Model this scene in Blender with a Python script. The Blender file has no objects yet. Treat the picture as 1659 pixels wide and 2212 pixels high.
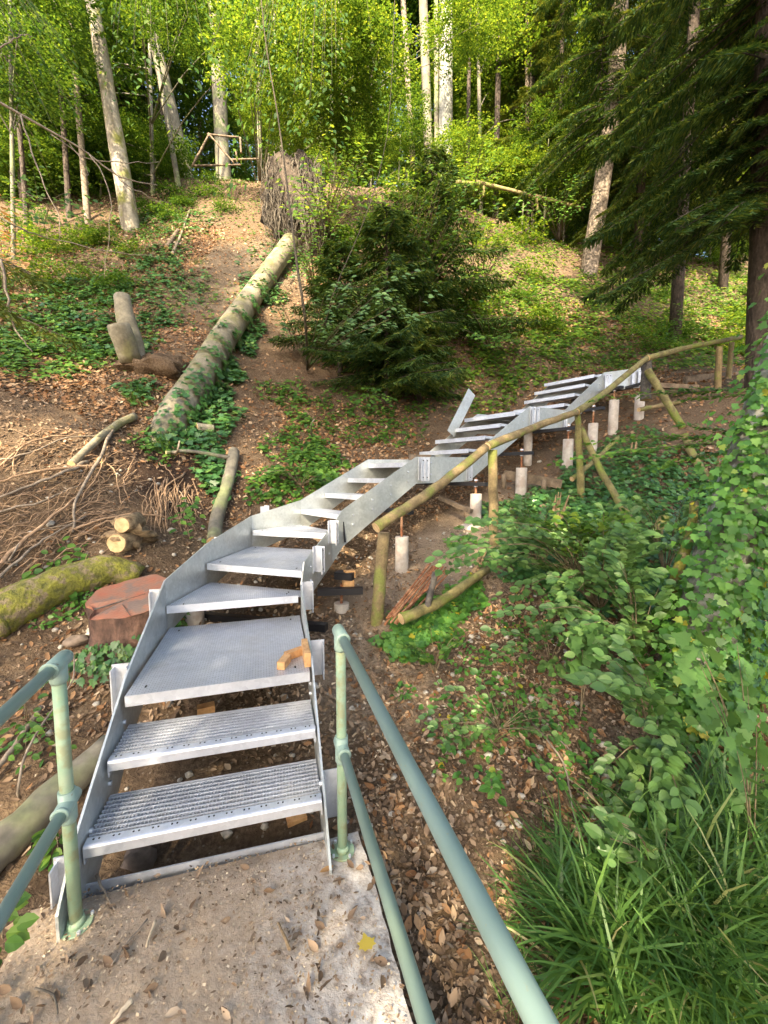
import bpy, math, random
import numpy as np
from mathutils import Vector, Matrix
random.seed(7); RNG = np.random.default_rng(7)
S = bpy.context.scene; COL = S.collection
PI = math.pi

# ------------------------------------------------------------------ camera, sky, sun, exposure
F, PITCH, EYE = 890.0, math.radians(5.0), 1.65
cd = bpy.data.cameras.new('camera'); cam = bpy.data.objects.new('camera', cd); COL.objects.link(cam)
cam.location = (0, 0, EYE); cam.rotation_euler = (PI/2 - PITCH, 0, 0)
cd.sensor_fit = 'VERTICAL'; cd.sensor_height = 24; cd.lens = 24*F/2212.0; cd.clip_start = .02; cd.clip_end = 800
S.camera = cam
SUN = Vector((-.22, -.80, .60)).normalized()
W = bpy.data.worlds.new('World'); S.world = W; W.use_nodes = True
nt = W.node_tree; nt.nodes.clear()
sky = nt.nodes.new('ShaderNodeTexSky'); sky.sky_type = 'NISHITA'; sky.sun_disc = False
sky.air_density = .8; sky.dust_density = 4.0; sky.ozone_density = .6; sky.sun_elevation = math.asin(SUN.z); sky.sun_rotation = math.atan2(SUN.x, SUN.y)
bg = nt.nodes.new('ShaderNodeBackground'); bg.inputs[1].default_value = .15
wo = nt.nodes.new('ShaderNodeOutputWorld'); wb = nt.nodes.new('ShaderNodeMix'); wb.data_type = 'RGBA'; wb.blend_type = 'MULTIPLY'; wb.inputs[0].default_value = 1; wb.inputs[7].default_value = (1.03, 1.0, .95, 1); nt.links.new(sky.outputs[0], wb.inputs[6]); nt.links.new(wb.outputs[2], bg.inputs[0]); nt.links.new(bg.outputs[0], wo.inputs[0])
sl = bpy.data.lights.new('sun', 'SUN'); sl.energy = 4.3; sl.angle = math.radians(.55); sl.color = (1, .83, .58)
so = bpy.data.objects.new('sun', sl); COL.objects.link(so); so.rotation_euler = SUN.to_track_quat('Z', 'Y').to_euler()
S.view_settings.view_transform = 'Standard'; S.view_settings.look = 'None'
S.view_settings.exposure = 2.2; S.view_settings.gamma = 1
try: S.view_settings.use_curve_mapping = False
except Exception: pass
S.cycles.max_bounces = 8; S.cycles.diffuse_bounces = 4; S.cycles.transmission_bounces = 4; S.cycles.glossy_bounces = 3

# ------------------------------------------------------------------ geometry of the site
def ray(u, v):
    x = u-829.5; y = -(v-1106)
    return np.array((x, F*math.cos(PITCH)+y*math.sin(PITCH), -F*math.sin(PITCH)+y*math.cos(PITCH)))
def at_d(u, v, d):                     # point a given distance ahead
    r = ray(u, v); r = r*(d/r[1]); return np.array((r[0], r[1], r[2]+EYE))
def at_z(u, v, z):
    r = ray(u, v); r = r*((z-EYE)/r[2]); return np.array((r[0], r[1], r[2]+EYE))

ctl = [(-.7,.2,-.22),(-1.9,.2,-.2),(-3.5,.5,0),(-1.8,1.3,-.12),(.5,.3,-.5),(1.4,.3,-.5),(3,.3,-.7),(6,0,-1.2),(.3,1.5,-.3),(1.2,1.7,-.25),(2.2,1.9,-.3),(4,2,-.5),
 (-.8,1.9,-.12),(-.1,2.5,.0),(.6,2.9,.15),(1.6,3,.22),(3,3.4,.3),(4.5,3.5,.3),(-.05,3.7,.35),(1.16,4.4,.82),(2.5,5.3,1.4),(.17,4.3,.58),(1.13,5.1,1.06),
 (1.81,5.5,1.32),(2.65,6,1.75),(3.3,6.6,2.0),(3.83,7,2.32),(4.3,6.6,2.4),(6.1,7.5,3.1),(7.2,8.5,3.55),(2.4,4.2,.75),(4,4.8,1.1),(5,5.6,1.6),(6.5,6,1.9),(6.5,4,1),
 (-1.1,2.6,.12),(-1.1,3.4,.3),(-1,4.3,.55),(-.6,5,.8),(.3,5.6,1.1),(1.3,6.3,1.6),(2.4,7,2.1),(3.2,7.7,2.6),(4.4,7.9,3.0),(-1,-5,-.6),(8,-5,-2),(-8,-5,1.5),(-8,3,3.0),(9,3,.8)]
for u, v, d in [(100,1520,2.7),(255,1490,2.8),(190,1470,2.9),(330,1440,2.9),(60,1350,3.2),(40,1200,3.6),(100,1000,4.4),(300,1150,4.2),(450,1150,4.9),(560,1040,5.8),(400,900,6.3),(700,950,7.2),(850,900,8.2),
 (650,800,9),(400,700,9),(480,560,12),(400,400,17),(400,345,19),(100,800,6.5),(100,600,10),(60,450,15),(900,700,11.5),(900,560,14.5),(900,400,19),(1200,780,10.8),(1200,650,14),(1200,500,19),
 (1500,720,13),(1500,600,17),(1600,500,22),(1400,830,9.6),(1050,850,9.4),(600,420,16.5)]:
    p = at_d(u, v, d); ctl.append(tuple(p))
ctl = np.array(ctl, float)
def _U(r2): return np.where(r2 > 0, r2*np.log(r2+1e-12), 0)
_n = len(ctl); _d2 = ((ctl[:, None, :2]-ctl[None, :, :2])**2).sum(-1)
_A = np.zeros((_n+3, _n+3)); _A[:_n, :_n] = _U(_d2)+np.eye(_n)*.25; _A[:_n, _n] = 1; _A[:_n, _n+1:] = ctl[:, :2]; _A[_n:, :_n] = _A[:_n, _n:].T
_w = np.linalg.solve(_A, np.concatenate([ctl[:, 2], np.zeros(3)]))
crest = [(-1.6, 470), (-.9, 450), (-.5, 375), (-.2, 352), (0, 365), (.15, 392), (.35, 462), (.6, 480), (1.2, 500), (2, 500)]
_cz = [at_d(829.5, v, 19)[2] for a, v in crest]
def vnoise(x, y, seed=0):
    xi = np.floor(x).astype(np.int64); yi = np.floor(y).astype(np.int64); fx = x-xi; fy = y-yi
    fx = fx*fx*(3-2*fx); fy = fy*fy*(3-2*fy)
    def h(a, b):
        n = (a*374761393+b*668265263+seed*974711) & 0xffffffff
        n = ((n ^ (n >> 13))*1274126177) & 0xffffffff
        return ((n ^ (n >> 16)) & 0xffff)/65535.0
    return (h(xi, yi)*(1-fx)+h(xi+1, yi)*fx)*(1-fy)+(h(xi, yi+1)*(1-fx)+h(xi+1, yi+1)*fx)*fy-.5
def H(x, y, rough=True):
    x = np.atleast_1d(np.asarray(x, float)); y = np.atleast_1d(np.asarray(y, float))
    out = np.empty_like(x)
    for i in range(0, len(x), 20000):
        xs, ys = x[i:i+20000], y[i:i+20000]
        xc = np.clip(xs, -22, 30); yc = np.clip(ys, -6, 26)
        d2 = (xc[:, None]-ctl[None, :, 0])**2+(yc[:, None]-ctl[None, :, 1])**2
        out[i:i+20000] = _U(d2)@_w[:_n]+_w[_n]+_w[_n+1]*xc+_w[_n+2]*yc
    c = np.interp(x/np.maximum(y, 4), [a for a, b in crest], _cz)-.03*np.maximum(y-19, 0)
    k = .9; m = -k*np.log(np.exp(-np.clip(out-c, -30, 30)/k)+1); out = c+m          # soft minimum: the hill levels out on top
    if rough:
        g = np.clip(y/8, .35, 2.2)
        out = out+vnoise(x*1.1, y*1.1, 3)*.16*g+vnoise(x*3.1, y*3.1, 5)*.07*np.minimum(g, 1)+vnoise(x*9, y*9, 6)*.03+vnoise(x*24, y*24, 8)*.012
    slab = (x > -1.55) & (x < .45) & (y < 1.9)
    out = np.where(slab, np.minimum(out, -.16), out)
    return out
def hit(u, v):
    r = ray(u, v); r = r/r[1]
    t = np.concatenate([np.linspace(.6, 12, 500), np.linspace(12.02, 70, 1200)])
    x = r[0]*t; y = t; z = EYE+r[2]*t
    b = np.nonzero(z < H(x, y))[0]
    if not len(b):
        p = at_d(u, v, 19.5); p[2] = float(H(p[0], p[1])[0]); return p
    i = b[0]
    return np.array((x[i], y[i], float(H(x[i], y[i])[0])))
def nrm(x, y):
    e = .15; a = H([x+e, x-e, x, x], [y, y, y+e, y-e], False); v = Vector((-(a[0]-a[1])/(2*e), -(a[2]-a[3])/(2*e), 1)); return np.array(v.normalized())
def nrmv(x, y):
    e = .2; gx = (H(x+e, y, False)-H(x-e, y, False))/(2*e); gy = (H(x, y+e, False)-H(x, y-e, False))/(2*e)
    n = np.stack([-gx, -gy, np.ones_like(gx)], 1); return n/np.linalg.norm(n, axis=1)[:, None]

# ------------------------------------------------------------------ materials
def mat(name):
    m = bpy.data.materials.new(name); m.use_nodes = True; t = m.node_tree
    return m, t, t.nodes['Principled BSDF'], t.nodes['Material Output']
def nd(t, typ, **kw):
    n = t.nodes.new(typ)
    for k, v in kw.items():
        if hasattr(n, k): setattr(n, k, v)
        else: n.inputs[k.replace('_', ' ')].default_value = v
    return n
def ramp(t, src, stops, interp='LINEAR'):
    r = t.nodes.new('ShaderNodeValToRGB'); t.links.new(src, r.inputs[0]); r.color_ramp.interpolation = interp
    e = r.color_ramp.elements
    while len(e) < len(stops): e.new(.5)
    for i, (p, c) in enumerate(stops): e[i].position = p; e[i].color = (*c, 1) if len(c) == 3 else c
    return r
def gray(v): return (v, v, v)
def coords(t, obj=True, scale=(1, 1, 1)):
    c = t.nodes.new('ShaderNodeTexCoord'); mp = t.nodes.new('ShaderNodeMapping'); mp.inputs['Scale'].default_value = scale
    t.links.new(c.outputs['Object' if obj else 'Generated'], mp.inputs[0]); return mp.outputs[0]
def noise(t, vec, scale, detail=4, rough=.6):
    n = t.nodes.new('ShaderNodeTexNoise'); n.inputs['Scale'].default_value = scale; n.inputs['Detail'].default_value = detail; n.inputs['Roughness'].default_value = rough
    t.links.new(vec, n.inputs['Vector']); return n.outputs['Fac']
def mixc(t, f, a, b, blend='MIX'):
    m = t.nodes.new('ShaderNodeMix'); m.data_type = 'RGBA'; m.blend_type = blend
    for s, i in ((f, 0), (a, 6), (b, 7)):
        if isinstance(s, (int, float)): m.inputs[i].default_value = s
        elif isinstance(s, tuple): m.inputs[i].default_value = (*s, 1)
        else: t.links.new(s, m.inputs[i])
    return m.outputs[2]
def bump(t, h, b, strength=.5, dist=.02):
    n = t.nodes.new('ShaderNodeBump'); n.inputs['Strength'].default_value = strength; n.inputs['Distance'].default_value = dist
    t.links.new(h, n.inputs['Height']); t.links.new(n.outputs[0], b.inputs['Normal']); return n
def rnd(t):
    g = t.nodes.new('ShaderNodeNewGeometry'); o = t.nodes.new('ShaderNodeObjectInfo'); a = nd(t, 'ShaderNodeMath', operation='ADD'); f = nd(t, 'ShaderNodeMath', operation='FRACT')
    t.links.new(g.outputs['Random Per Island'], a.inputs[0]); t.links.new(o.outputs['Random'], a.inputs[1]); t.links.new(a.outputs[0], f.inputs[0]); return f.outputs[0]
def leaf_mat(name, stops, trans=.45, rough=.5, tcol=1.25):
    m, t, b, o = mat(name)
    r = ramp(t, rnd(t), stops)
    t.links.new(r.outputs[0], b.inputs['Base Color']); b.inputs['Roughness'].default_value = rough; b.inputs['Specular IOR Level'].default_value = .45 if 'horn' in name or 'ivy' in name or 'grass' in name else .22
    if trans:
        tr = t.nodes.new('ShaderNodeBsdfTranslucent'); ms = t.nodes.new('ShaderNodeMixShader'); ms.inputs[0].default_value = trans
        c = mixc(t, 1.0, r.outputs[0], (1.4*tcol, 1.08*tcol, .5*tcol), 'MULTIPLY'); t.links.new(c, tr.inputs[0])
        t.links.new(b.outputs[0], ms.inputs[1]); t.links.new(tr.outputs[0], ms.inputs[2]); t.links.new(ms.outputs[0], o.inputs[0])
    return m
def two(name, c1, c2, scale, lo=.35, hi=.65, rough=.85, bs=.5, bd=.02, c3=None, s3=3, stretch=(1, 1, 1), fine=None):
    m, t, b, o = mat(name); v = coords(t, True, stretch)
    n = noise(t, v, scale, 6); c = ramp(t, n, [(lo, c1), (hi, c2)]).outputs[0]
    if c3:
        n3 = noise(t, coords(t), s3, 4); f = ramp(t, n3, [(.5, gray(0)), (.62, gray(1))]).outputs[0]; c = mixc(t, f, c, c3)
    if fine:
        n4 = noise(t, coords(t), fine, 3); c = mixc(t, .5, c, ramp(t, n4, [(.3, gray(.25)), (.7, gray(1))]).outputs[0], 'MULTIPLY')
    t.links.new(c, b.inputs['Base Color']); b.inputs['Roughness'].default_value = rough
    bump(t, n, b, bs, bd); return m
M = {}
# ground: soil with litter tones and pale dry patches
m, t, b, o = mat('forest_soil'); v = coords(t)
n1 = noise(t, v, .55, 5); n2 = noise(t, v, 5, 6, .7); n3 = noise(t, v, 38, 5, .7)
c = ramp(t, n2, [(.3, (.105, .07, .042)), (.52, (.215, .15, .09)), (.72, (.33, .25, .16))]).outputs[0]
c = mixc(t, ramp(t, n1, [(.42, gray(0)), (.62, gray(.75))]).outputs[0], c, (.22, .165, .11))
c = mixc(t, ramp(t, n3, [(.4, gray(.8)), (.7, gray(0))]).outputs[0], c, (.085, .055, .035))
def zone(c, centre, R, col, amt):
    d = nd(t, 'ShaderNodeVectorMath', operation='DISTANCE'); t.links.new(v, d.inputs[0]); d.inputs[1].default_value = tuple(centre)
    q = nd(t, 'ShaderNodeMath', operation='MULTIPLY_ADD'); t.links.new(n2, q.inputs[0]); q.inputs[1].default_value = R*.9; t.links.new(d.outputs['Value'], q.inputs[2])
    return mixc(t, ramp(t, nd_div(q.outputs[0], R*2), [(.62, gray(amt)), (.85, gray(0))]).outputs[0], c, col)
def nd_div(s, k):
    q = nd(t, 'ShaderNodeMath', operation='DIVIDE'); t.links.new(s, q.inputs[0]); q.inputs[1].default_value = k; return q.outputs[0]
for cu, cv, R, col, amt in ((400, 1035, .75, (.06, .038, .026), .85), (330, 1010, .5, (.06, .038, .026), .8), (470, 1080, .45, (.07, .045, .03), .8), (80, 800, 1.0, (.08, .052, .034), .7), (560, 560, 1.5, (.19, .15, .105), .7), (480, 640, 1.0, (.19, .15, .105), .7)):  # dark entries: darker root-bank soil, its shade also put into the colour
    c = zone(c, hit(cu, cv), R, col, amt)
for ctr, R in (((.1, 3.8, .45), .6), ((.6, 4.4, .7), .7), ((1.2, 4.9, 1.0), .7), ((1.9, 5.4, 1.35), .6), ((-.1, 3.0, .15), .5)):
    c = zone(c, ctr, R, (.33, .255, .18), .75)
vo = nd(t, 'ShaderNodeTexVoronoi', Scale=26.0); t.links.new(v, vo.inputs['Vector'])
c = mixc(t, ramp(t, vo.outputs['Distance'], [(.12, gray(.7)), (.2, gray(0))]).outputs[0], c, (.30, .25, .19))
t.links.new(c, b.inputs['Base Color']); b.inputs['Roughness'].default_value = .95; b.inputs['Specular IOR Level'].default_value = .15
ad = nd(t, 'ShaderNodeMath', operation='ADD'); t.links.new(n2, ad.inputs[0]); t.links.new(n3, ad.inputs[1]); bump(t, ad.outputs[0], b, .9, .05); M['soil'] = m
# galvanised steel
def galv(name, base, dark, pattern=None):
    m, t, b, o = mat(name); v = coords(t)
    vo = nd(t, 'ShaderNodeTexVoronoi', Scale=45.0); t.links.new(v, vo.inputs['Vector'])
    n = noise(t, v, 3.2, 5, .65); sep = t.nodes.new('ShaderNodeSeparateColor'); t.links.new(vo.outputs['Color'], sep.inputs[0])
    c = ramp(t, n, [(.3, dark), (.68, base)]).outputs[0]
    c = mixc(t, .12, c, ramp(t, sep.outputs[0], [(0, gray(.25)), (1, gray(.95))]).outputs[0], 'MIX')
    c = mixc(t, ramp(t, noise(t, v, 9, 5, .7), [(.6, gray(0)), (.74, gray(.22))]).outputs[0], c, (.36, .34, .30))
    t.links.new(c, b.inputs['Base Color']); b.inputs['Metallic'].default_value = .62
    c = mixc(t, ramp(t, noise(t, v, 2.1, 7, .75), [(.54, gray(0)), (.72, gray(.35))]).outputs[0], c, (.33, .29, .23)); t.links.new(c, b.inputs['Base Color'])
    r = ramp(t, noise(t, v, 12, 4), [(.3, gray(.34)), (.7, gray(.58))]); t.links.new(r.outputs[0], b.inputs['Roughness'])
    if pattern:
        rot = nd(t, 'ShaderNodeVectorRotate', rotation_type='Z_AXIS'); rot.inputs['Angle'].default_value = -pattern; t.links.new(v, rot.inputs['Vector'])
        br = nd(t, 'ShaderNodeTexBrick', offset=.5); br.inputs['Scale'].default_value = 1; br.inputs['Brick Width'].default_value = .030; br.inputs['Row Height'].default_value = .011
        br.inputs['Mortar Size'].default_value = .0016; br.inputs['Mortar Smooth'].default_value = .4; t.links.new(rot.outputs[0], br.inputs['Vector'])
        c2 = mixc(t, br.outputs['Fac'], c, (.27, .29, .31)); t.links.new(c2, b.inputs['Base Color']); bu = bump(t, br.outputs['Fac'], b, .8, .004); bu.invert = True
    else: bump(t, n, b, .08, .01)
    return m
M['galv'] = galv('galvanised_steel', (.65, .69, .76), (.54, .575, .64))
M['galv_plate'] = galv('galvanised_plate', (.56, .60, .585), (.43, .47, .455))
M['perf'] = galv('perforated_plate', (.65, .69, .77), (.54, .575, .65), math.radians(16.5))
M['perf_turn'] = galv('perforated_plate_turned', (.65, .69, .77), (.54, .575, .65), math.radians(-17))
m, t, b, o = mat('black_steel'); b.inputs['Base Color'].default_value = (.02, .02, .024, 1); b.inputs['Roughness'].default_value = .45; b.inputs['Metallic'].default_value = .4; M['black'] = m
m, t, b, o = mat('hole_shadow'); b.inputs['Base Color'].default_value = (.015, .015, .015, 1); b.inputs['Roughness'].default_value = .9; M['hole'] = m
M['rust'] = two('rusty_steel', (.11, .038, .016), (.32, .13, .055), 40, bs=.4, bd=.003, c3=(.40, .22, .12), s3=9)
m, t, b, o = mat('green_paint'); v = coords(t); n = noise(t, v, 4, 5)
c = ramp(t, n, [(.35, (.225, .325, .275)), (.7, (.275, .385, .335))]).outputs[0]
c = mixc(t, ramp(t, noise(t, v, 70, 3), [(.66, gray(0)), (.74, gray(.7))]).outputs[0], c, (.30, .33, .22))
c = mixc(t, ramp(t, noise(t, v, 26, 5, .75), [(.685, gray(0)), (.70, gray(.85))]).outputs[0], c, (.16, .10, .06))
c = mixc(t, ramp(t, noise(t, v, 6, 6, .7), [(.55, gray(0)), (.75, gray(.4))]).outputs[0], c, (.33, .38, .30))
c = mixc(t, ramp(t, noise(t, v, 1.2, 3), [(.5, gray(0)), (.7, gray(.45))]).outputs[0], c, (.27, .34, .20))
t.links.new(c, b.inputs['Base Color']); b.inputs['Roughness'].default_value = .42; bump(t, noise(t, v, 160, 2), b, .15, .001); M['green'] = m
M['post_paint'] = two('weathered_green_paint', (.20, .33, .22), (.30, .38, .25), 9, rough=.6, bs=.2, bd=.003, c3=(.24, .27, .15), s3=14)
# concrete slab
m, t, b, o = mat('slab_concrete'); v = coords(t); n1 = noise(t, v, 1.3, 6, .65); n2 = noise(t, v, 24, 6, .7); vo = nd(t, 'ShaderNodeTexVoronoi', Scale=55.0); t.links.new(v, vo.inputs['Vector'])
c = ramp(t, n2, [(.32, (.16, .125, .10)), (.5, (.46, .42, .37)), (.68, (.62, .59, .54))]).outputs[0]
sx = t.nodes.new('ShaderNodeSeparateXYZ'); t.links.new(v, sx.inputs[0])
ma = nd(t, 'ShaderNodeMath', operation='MULTIPLY_ADD'); t.links.new(sx.outputs[0], ma.inputs[0]); ma.inputs[1].default_value = -.75; t.links.new(n1, ma.inputs[2])
c = mixc(t, ramp(t, ma.outputs[0], [(.52, gray(0)), (.85, gray(.92))]).outputs[0], c, mixc(t, n2, (.23, .165, .105), (.42, .325, .225)))
c = mixc(t, ramp(t, vo.outputs['Distance'], [(.15, gray(.55)), (.25, gray(0))]).outputs[0], c, (.44, .37, .28))
t.links.new(c, b.inputs['Base Color']); b.inputs['Roughness'].default_value = .93; bump(t, n2, b, .8, .012); M['slab'] = m
M['pillar'] = two('cast_concrete', (.38, .335, .285), (.52, .475, .42), 14, bs=.25, bd=.004, c3=(.36, .30, .25), s3=5)
M['pole'] = two('weathered_pole_wood', (.13, .095, .045), (.36, .27, .13), 7, lo=.3, hi=.68, c3=(.20, .22, .05), s3=5, bs=.6, bd=.008, stretch=(1, 1, 1), fine=60)
M['mosspole'] = two('mossy_pole_wood', (.13, .11, .04), (.30, .26, .10), 8, c3=(.17, .21, .03), s3=4, bs=.6, bd=.008, fine=60)
M['endwood'] = two('cut_wood', (.42, .28, .13), (.58, .42, .23), 22, bs=.3, bd=.004)
M['plank'] = two('old_plank_wood', (.10, .075, .05), (.28, .21, .14), 9, bs=.6, bd=.006, fine=70)
M['freshwood'] = two('fresh_orange_wood', (.42, .22, .085), (.60, .36, .16), 30, bs=.25, bd=.002)
M['rotwood'] = two('split_rotten_wood', (.14, .09, .045), (.42, .30, .16), 18, bs=.8, bd=.01, fine=50)
M['darkstake'] = two('dark_stake_wood', (.035, .032, .03), (.13, .115, .095), 25, bs=.6, bd=.006)
M['beech'] = two('beech_bark', (.12, .11, .085), (.25, .23, .175), 5, rough=.8, c3=(.23, .26, .12), s3=1.6, bs=.35, bd=.02, stretch=(1, 1, .4), fine=14)
M['beech_pale'] = two('pale_beech_bark', (.17, .17, .16), (.28, .28, .26), 3.4, rough=.75, bs=.3, bd=.02, stretch=(1, 1, 2.2), c3=(.34, .34, .27), s3=2.5)
M['log'] = two('smooth_log_bark', (.17, .15, .10), (.31, .28, .20), 4.5, rough=.8, c3=(.21, .20, .09), s3=2.0, bs=.3, bd=.02, fine=22)
M['spruce'] = two('spruce_bark', (.035, .026, .02), (.12, .09, .07), 16, bs=1, bd=.05, stretch=(1, 1, .35), fine=30)
M['pinebark'] = two('flaky_bark', (.09, .07, .05), (.32, .26, .20), 12, lo=.4, hi=.6, bs=1, bd=.04, fine=30)
M['mossbark'] = two('mossy_bark', (.12, .12, .025), (.27, .265, .03), 16, c3=(.24, .185, .11), s3=11, bs=.9, bd=.04, fine=60)
M['redbark'] = two('reddish_bark', (.07, .04, .03), (.21, .12, .085), 14, bs=1, bd=.03, stretch=(1, 1, .35), fine=40)
m, t, b, o = mat('red_cut_wood'); v = coords(t); n = noise(t, v, 5, 5); 
c = ramp(t, n, [(.36, (.34, .115, .06)), (.5, (.29, .14, .085)), (.58, (.19, .135, .105))]).outputs[0]
wv = nd(t, 'ShaderNodeTexWave', wave_type='RINGS', rings_direction='Z'); wv.inputs['Scale'].default_value = 14; wv.inputs['Distortion'].default_value = 12; wv.inputs['Detail'].default_value = 4; t.links.new(v, wv.inputs['Vector'])
c = mixc(t, .3, c, ramp(t, wv.outputs['Fac'], [(0, gray(.4)), (1, gray(1))]).outputs[0], 'MULTIPLY'); t.links.new(c, b.inputs['Base Color']); b.inputs['Roughness'].default_value = .6; bump(t, n, b, .6, .01); M['redcut'] = m
M['twig'] = two('dry_twig_bark', (.14, .11, .08), (.30, .25, .19), 20, bs=.4, bd=.004)
M['root'] = two('root_bark', (.20, .125, .07), (.38, .26, .16), 20, bs=.4, bd=.004)
M['greyroot'] = two('weathered_grey_root', (.045, .038, .028), (.135, .115, .088), 16, bs=.7, bd=.01)
M['ivytrunk'] = two('grey_lichen_bark', (.14, .125, .10), (.46, .45, .41), 7, lo=.42, hi=.58, bs=.9, bd=.03, fine=25)
M['darkbark'] = two('dark_thin_bark', (.035, .028, .018), (.11, .09, .055), 20, bs=.3, bd=.003)
M['sunlit_wood'] = two('sunlit_pale_trunk', (.22, .19, .14), (.46, .42, .34), 3, lo=.4, hi=.6, bs=.5, bd=.02, c3=(.22, .23, .05), s3=1.4, fine=12, stretch=(1.5, 1.5, .4))  # pale bark lightened further in colour, standing in for sunlight on the trunk
M['stem'] = two('young_stem_bark', (.10, .075, .04), (.24, .19, .11), 25, bs=.3, bd=.003)
M['stone'] = two('field_stone', (.26, .24, .20), (.44, .41, .35), 14, bs=.6, bd=.01)
M['brownstone'] = two('brown_stone', (.10, .075, .055), (.20, .155, .12), 14, bs=.6, bd=.01)
m, t, b, o = mat('red_plastic'); b.inputs['Base Color'].default_value = (.6, .03, .02, 1); M['red'] = m
G1 = [(0, (.025, .075, .016)), (.4, (.055, .135, .022)), (.75, (.09, .185, .028)), (1, (.15, .25, .035))]
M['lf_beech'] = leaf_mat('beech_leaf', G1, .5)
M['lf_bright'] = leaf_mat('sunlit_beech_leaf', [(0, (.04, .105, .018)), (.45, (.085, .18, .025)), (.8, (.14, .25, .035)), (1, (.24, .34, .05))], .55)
M['lf_dark'] = leaf_mat('spruce_needle', [(0, (.018, .05, .015)), (.55, (.04, .09, .022)), (.85, (.085, .145, .028)), (1, (.16, .20, .04))], .3, .6)
M['lf_olive'] = leaf_mat('olive_needle', [(0, (.04, .075, .015)), (.6, (.085, .13, .022)), (1, (.16, .20, .035))], .3, .6)
M['lf_ivy'] = leaf_mat('ivy_leaf', [(0, (.03, .09, .025)), (.6, (.05, .14, .035)), (.93, (.09, .20, .045)), (1, (.16, .26, .06))], .2, .35)
M['lf_ivyfresh'] = leaf_mat('fresh_ivy_leaf', [(0, (.05, .15, .025)), (.6, (.085, .22, .035)), (.96, (.14, .29, .05)), (1, (.45, .38, .03))], .35, .35)
M['lf_horn'] = leaf_mat('hornbeam_leaf', [(0, (.055, .125, .032)), (.6, (.10, .205, .05)), (1, (.18, .30, .09))], .28, .36)
M['lf_maple'] = leaf_mat('maple_leaf', [(0, (.075, .17, .04)), (1, (.12, .24, .06))], .3, .4)
M['lf_weed'] = leaf_mat('weed_leaf', [(0, (.035, .10, .02)), (.5, (.07, .165, .028)), (1, (.14, .26, .04))], .4, .45)
M['lf_brown'] = leaf_mat('dead_beech_leaf', [(0, (.13, .062, .028)), (.35, (.22, .115, .052)), (.7, (.30, .175, .088)), (.93, (.38, .255, .145)), (1, (.46, .36, .24))], .12, .7)
M['lf_dull'] = leaf_mat('old_leaf_litter', [(0, (.10, .065, .040)), (.5, (.19, .13, .082)), (.9, (.29, .21, .14)), (1, (.40, .32, .23))], .05, .8)
M['lf_dry'] = leaf_mat('dry_hanging_leaf', [(0, (.28, .15, .06)), (1, (.52, .34, .16))], .35, .6)
M['lf_grass'] = leaf_mat('grass_blade', [(0, (.045, .115, .025)), (.6, (.08, .18, .035)), (.88, (.14, .27, .055)), (.95, (.22, .34, .08)), (1, (.42, .38, .20))], .35, .4)
M['lf_yellow'] = leaf_mat('yellow_leaf', [(0, (.42, .33, .05)), (1, (.5, .42, .08))], .3, .5)
M['chip'] = leaf_mat('wood_chip', [(0, (.22, .16, .10)), (.6, (.40, .31, .20)), (1, (.55, .46, .33))], 0, .8)
m, t, b, o = mat('root_soil'); b.inputs['Roughness'].default_value = .95; v = coords(t); n = noise(t, v, 6, 6, .7)
t.links.new(ramp(t, n, [(.3, (.025, .019, .014)), (.7, (.13, .10, .075))]).outputs[0], b.inputs['Base Color']); bump(t, n, b, 1, .08); M['rootsoil'] = m

# ------------------------------------------------------------------ object helpers
def tag(o, label=None, cat=None, group=None, kind=None):
    if label: o['label'] = label
    if cat: o['category'] = cat
    if group: o['group'] = group
    if kind: o['kind'] = kind
    return o
def thing(name, label, cat, loc=(0, 0, 0), group=None):
    o = bpy.data.objects.new(name, None); COL.objects.link(o); o.location = tuple(loc); o.empty_display_size = .1
    return tag(o, label, cat, group)
def link(name, me, parent=None, smooth=False):
    o = bpy.data.objects.new(name, me); COL.objects.link(o)
    if parent is not None:
        o.parent = parent; w = Vector(parent.location)
        if parent.parent: w = w+Vector(parent.parent.location)
        o.location = -w if w.length else (0, 0, 0)
    return o
def mesh(name, V, Fs, material, parent=None, smooth=False, mi=None):
    """V (n,3); Fs list of faces or int array (m,k). Vertices are world positions."""
    V = np.asarray(V, np.float32).reshape(-1, 3); me = bpy.data.meshes.new(name)
    if isinstance(Fs, np.ndarray):
        k = Fs.shape[1]; nF = Fs.shape[0]
        me.vertices.add(len(V)); me.vertices.foreach_set('co', V.ravel())
        me.loops.add(nF*k); me.loops.foreach_set('vertex_index', Fs.astype(np.int32).ravel())
        me.polygons.add(nF); me.polygons.foreach_set('loop_start', np.arange(0, nF*k, k, dtype=np.int32))
        me.update(calc_edges=True); me.validate(verbose=False)
    else:
        me.from_pydata(V.tolist(), [], [tuple(int(i) for i in f) for f in Fs]); me.update()
    ms = material if isinstance(material, (list, tuple)) else [material]
    for x in ms: me.materials.append(x)
    if mi is not None: me.polygons.foreach_set('material_index', np.asarray(mi, np.int32))
    if smooth: me.polygons.foreach_set('use_smooth', np.ones(len(me.polygons), bool))
    return link(name, me, parent)
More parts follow.
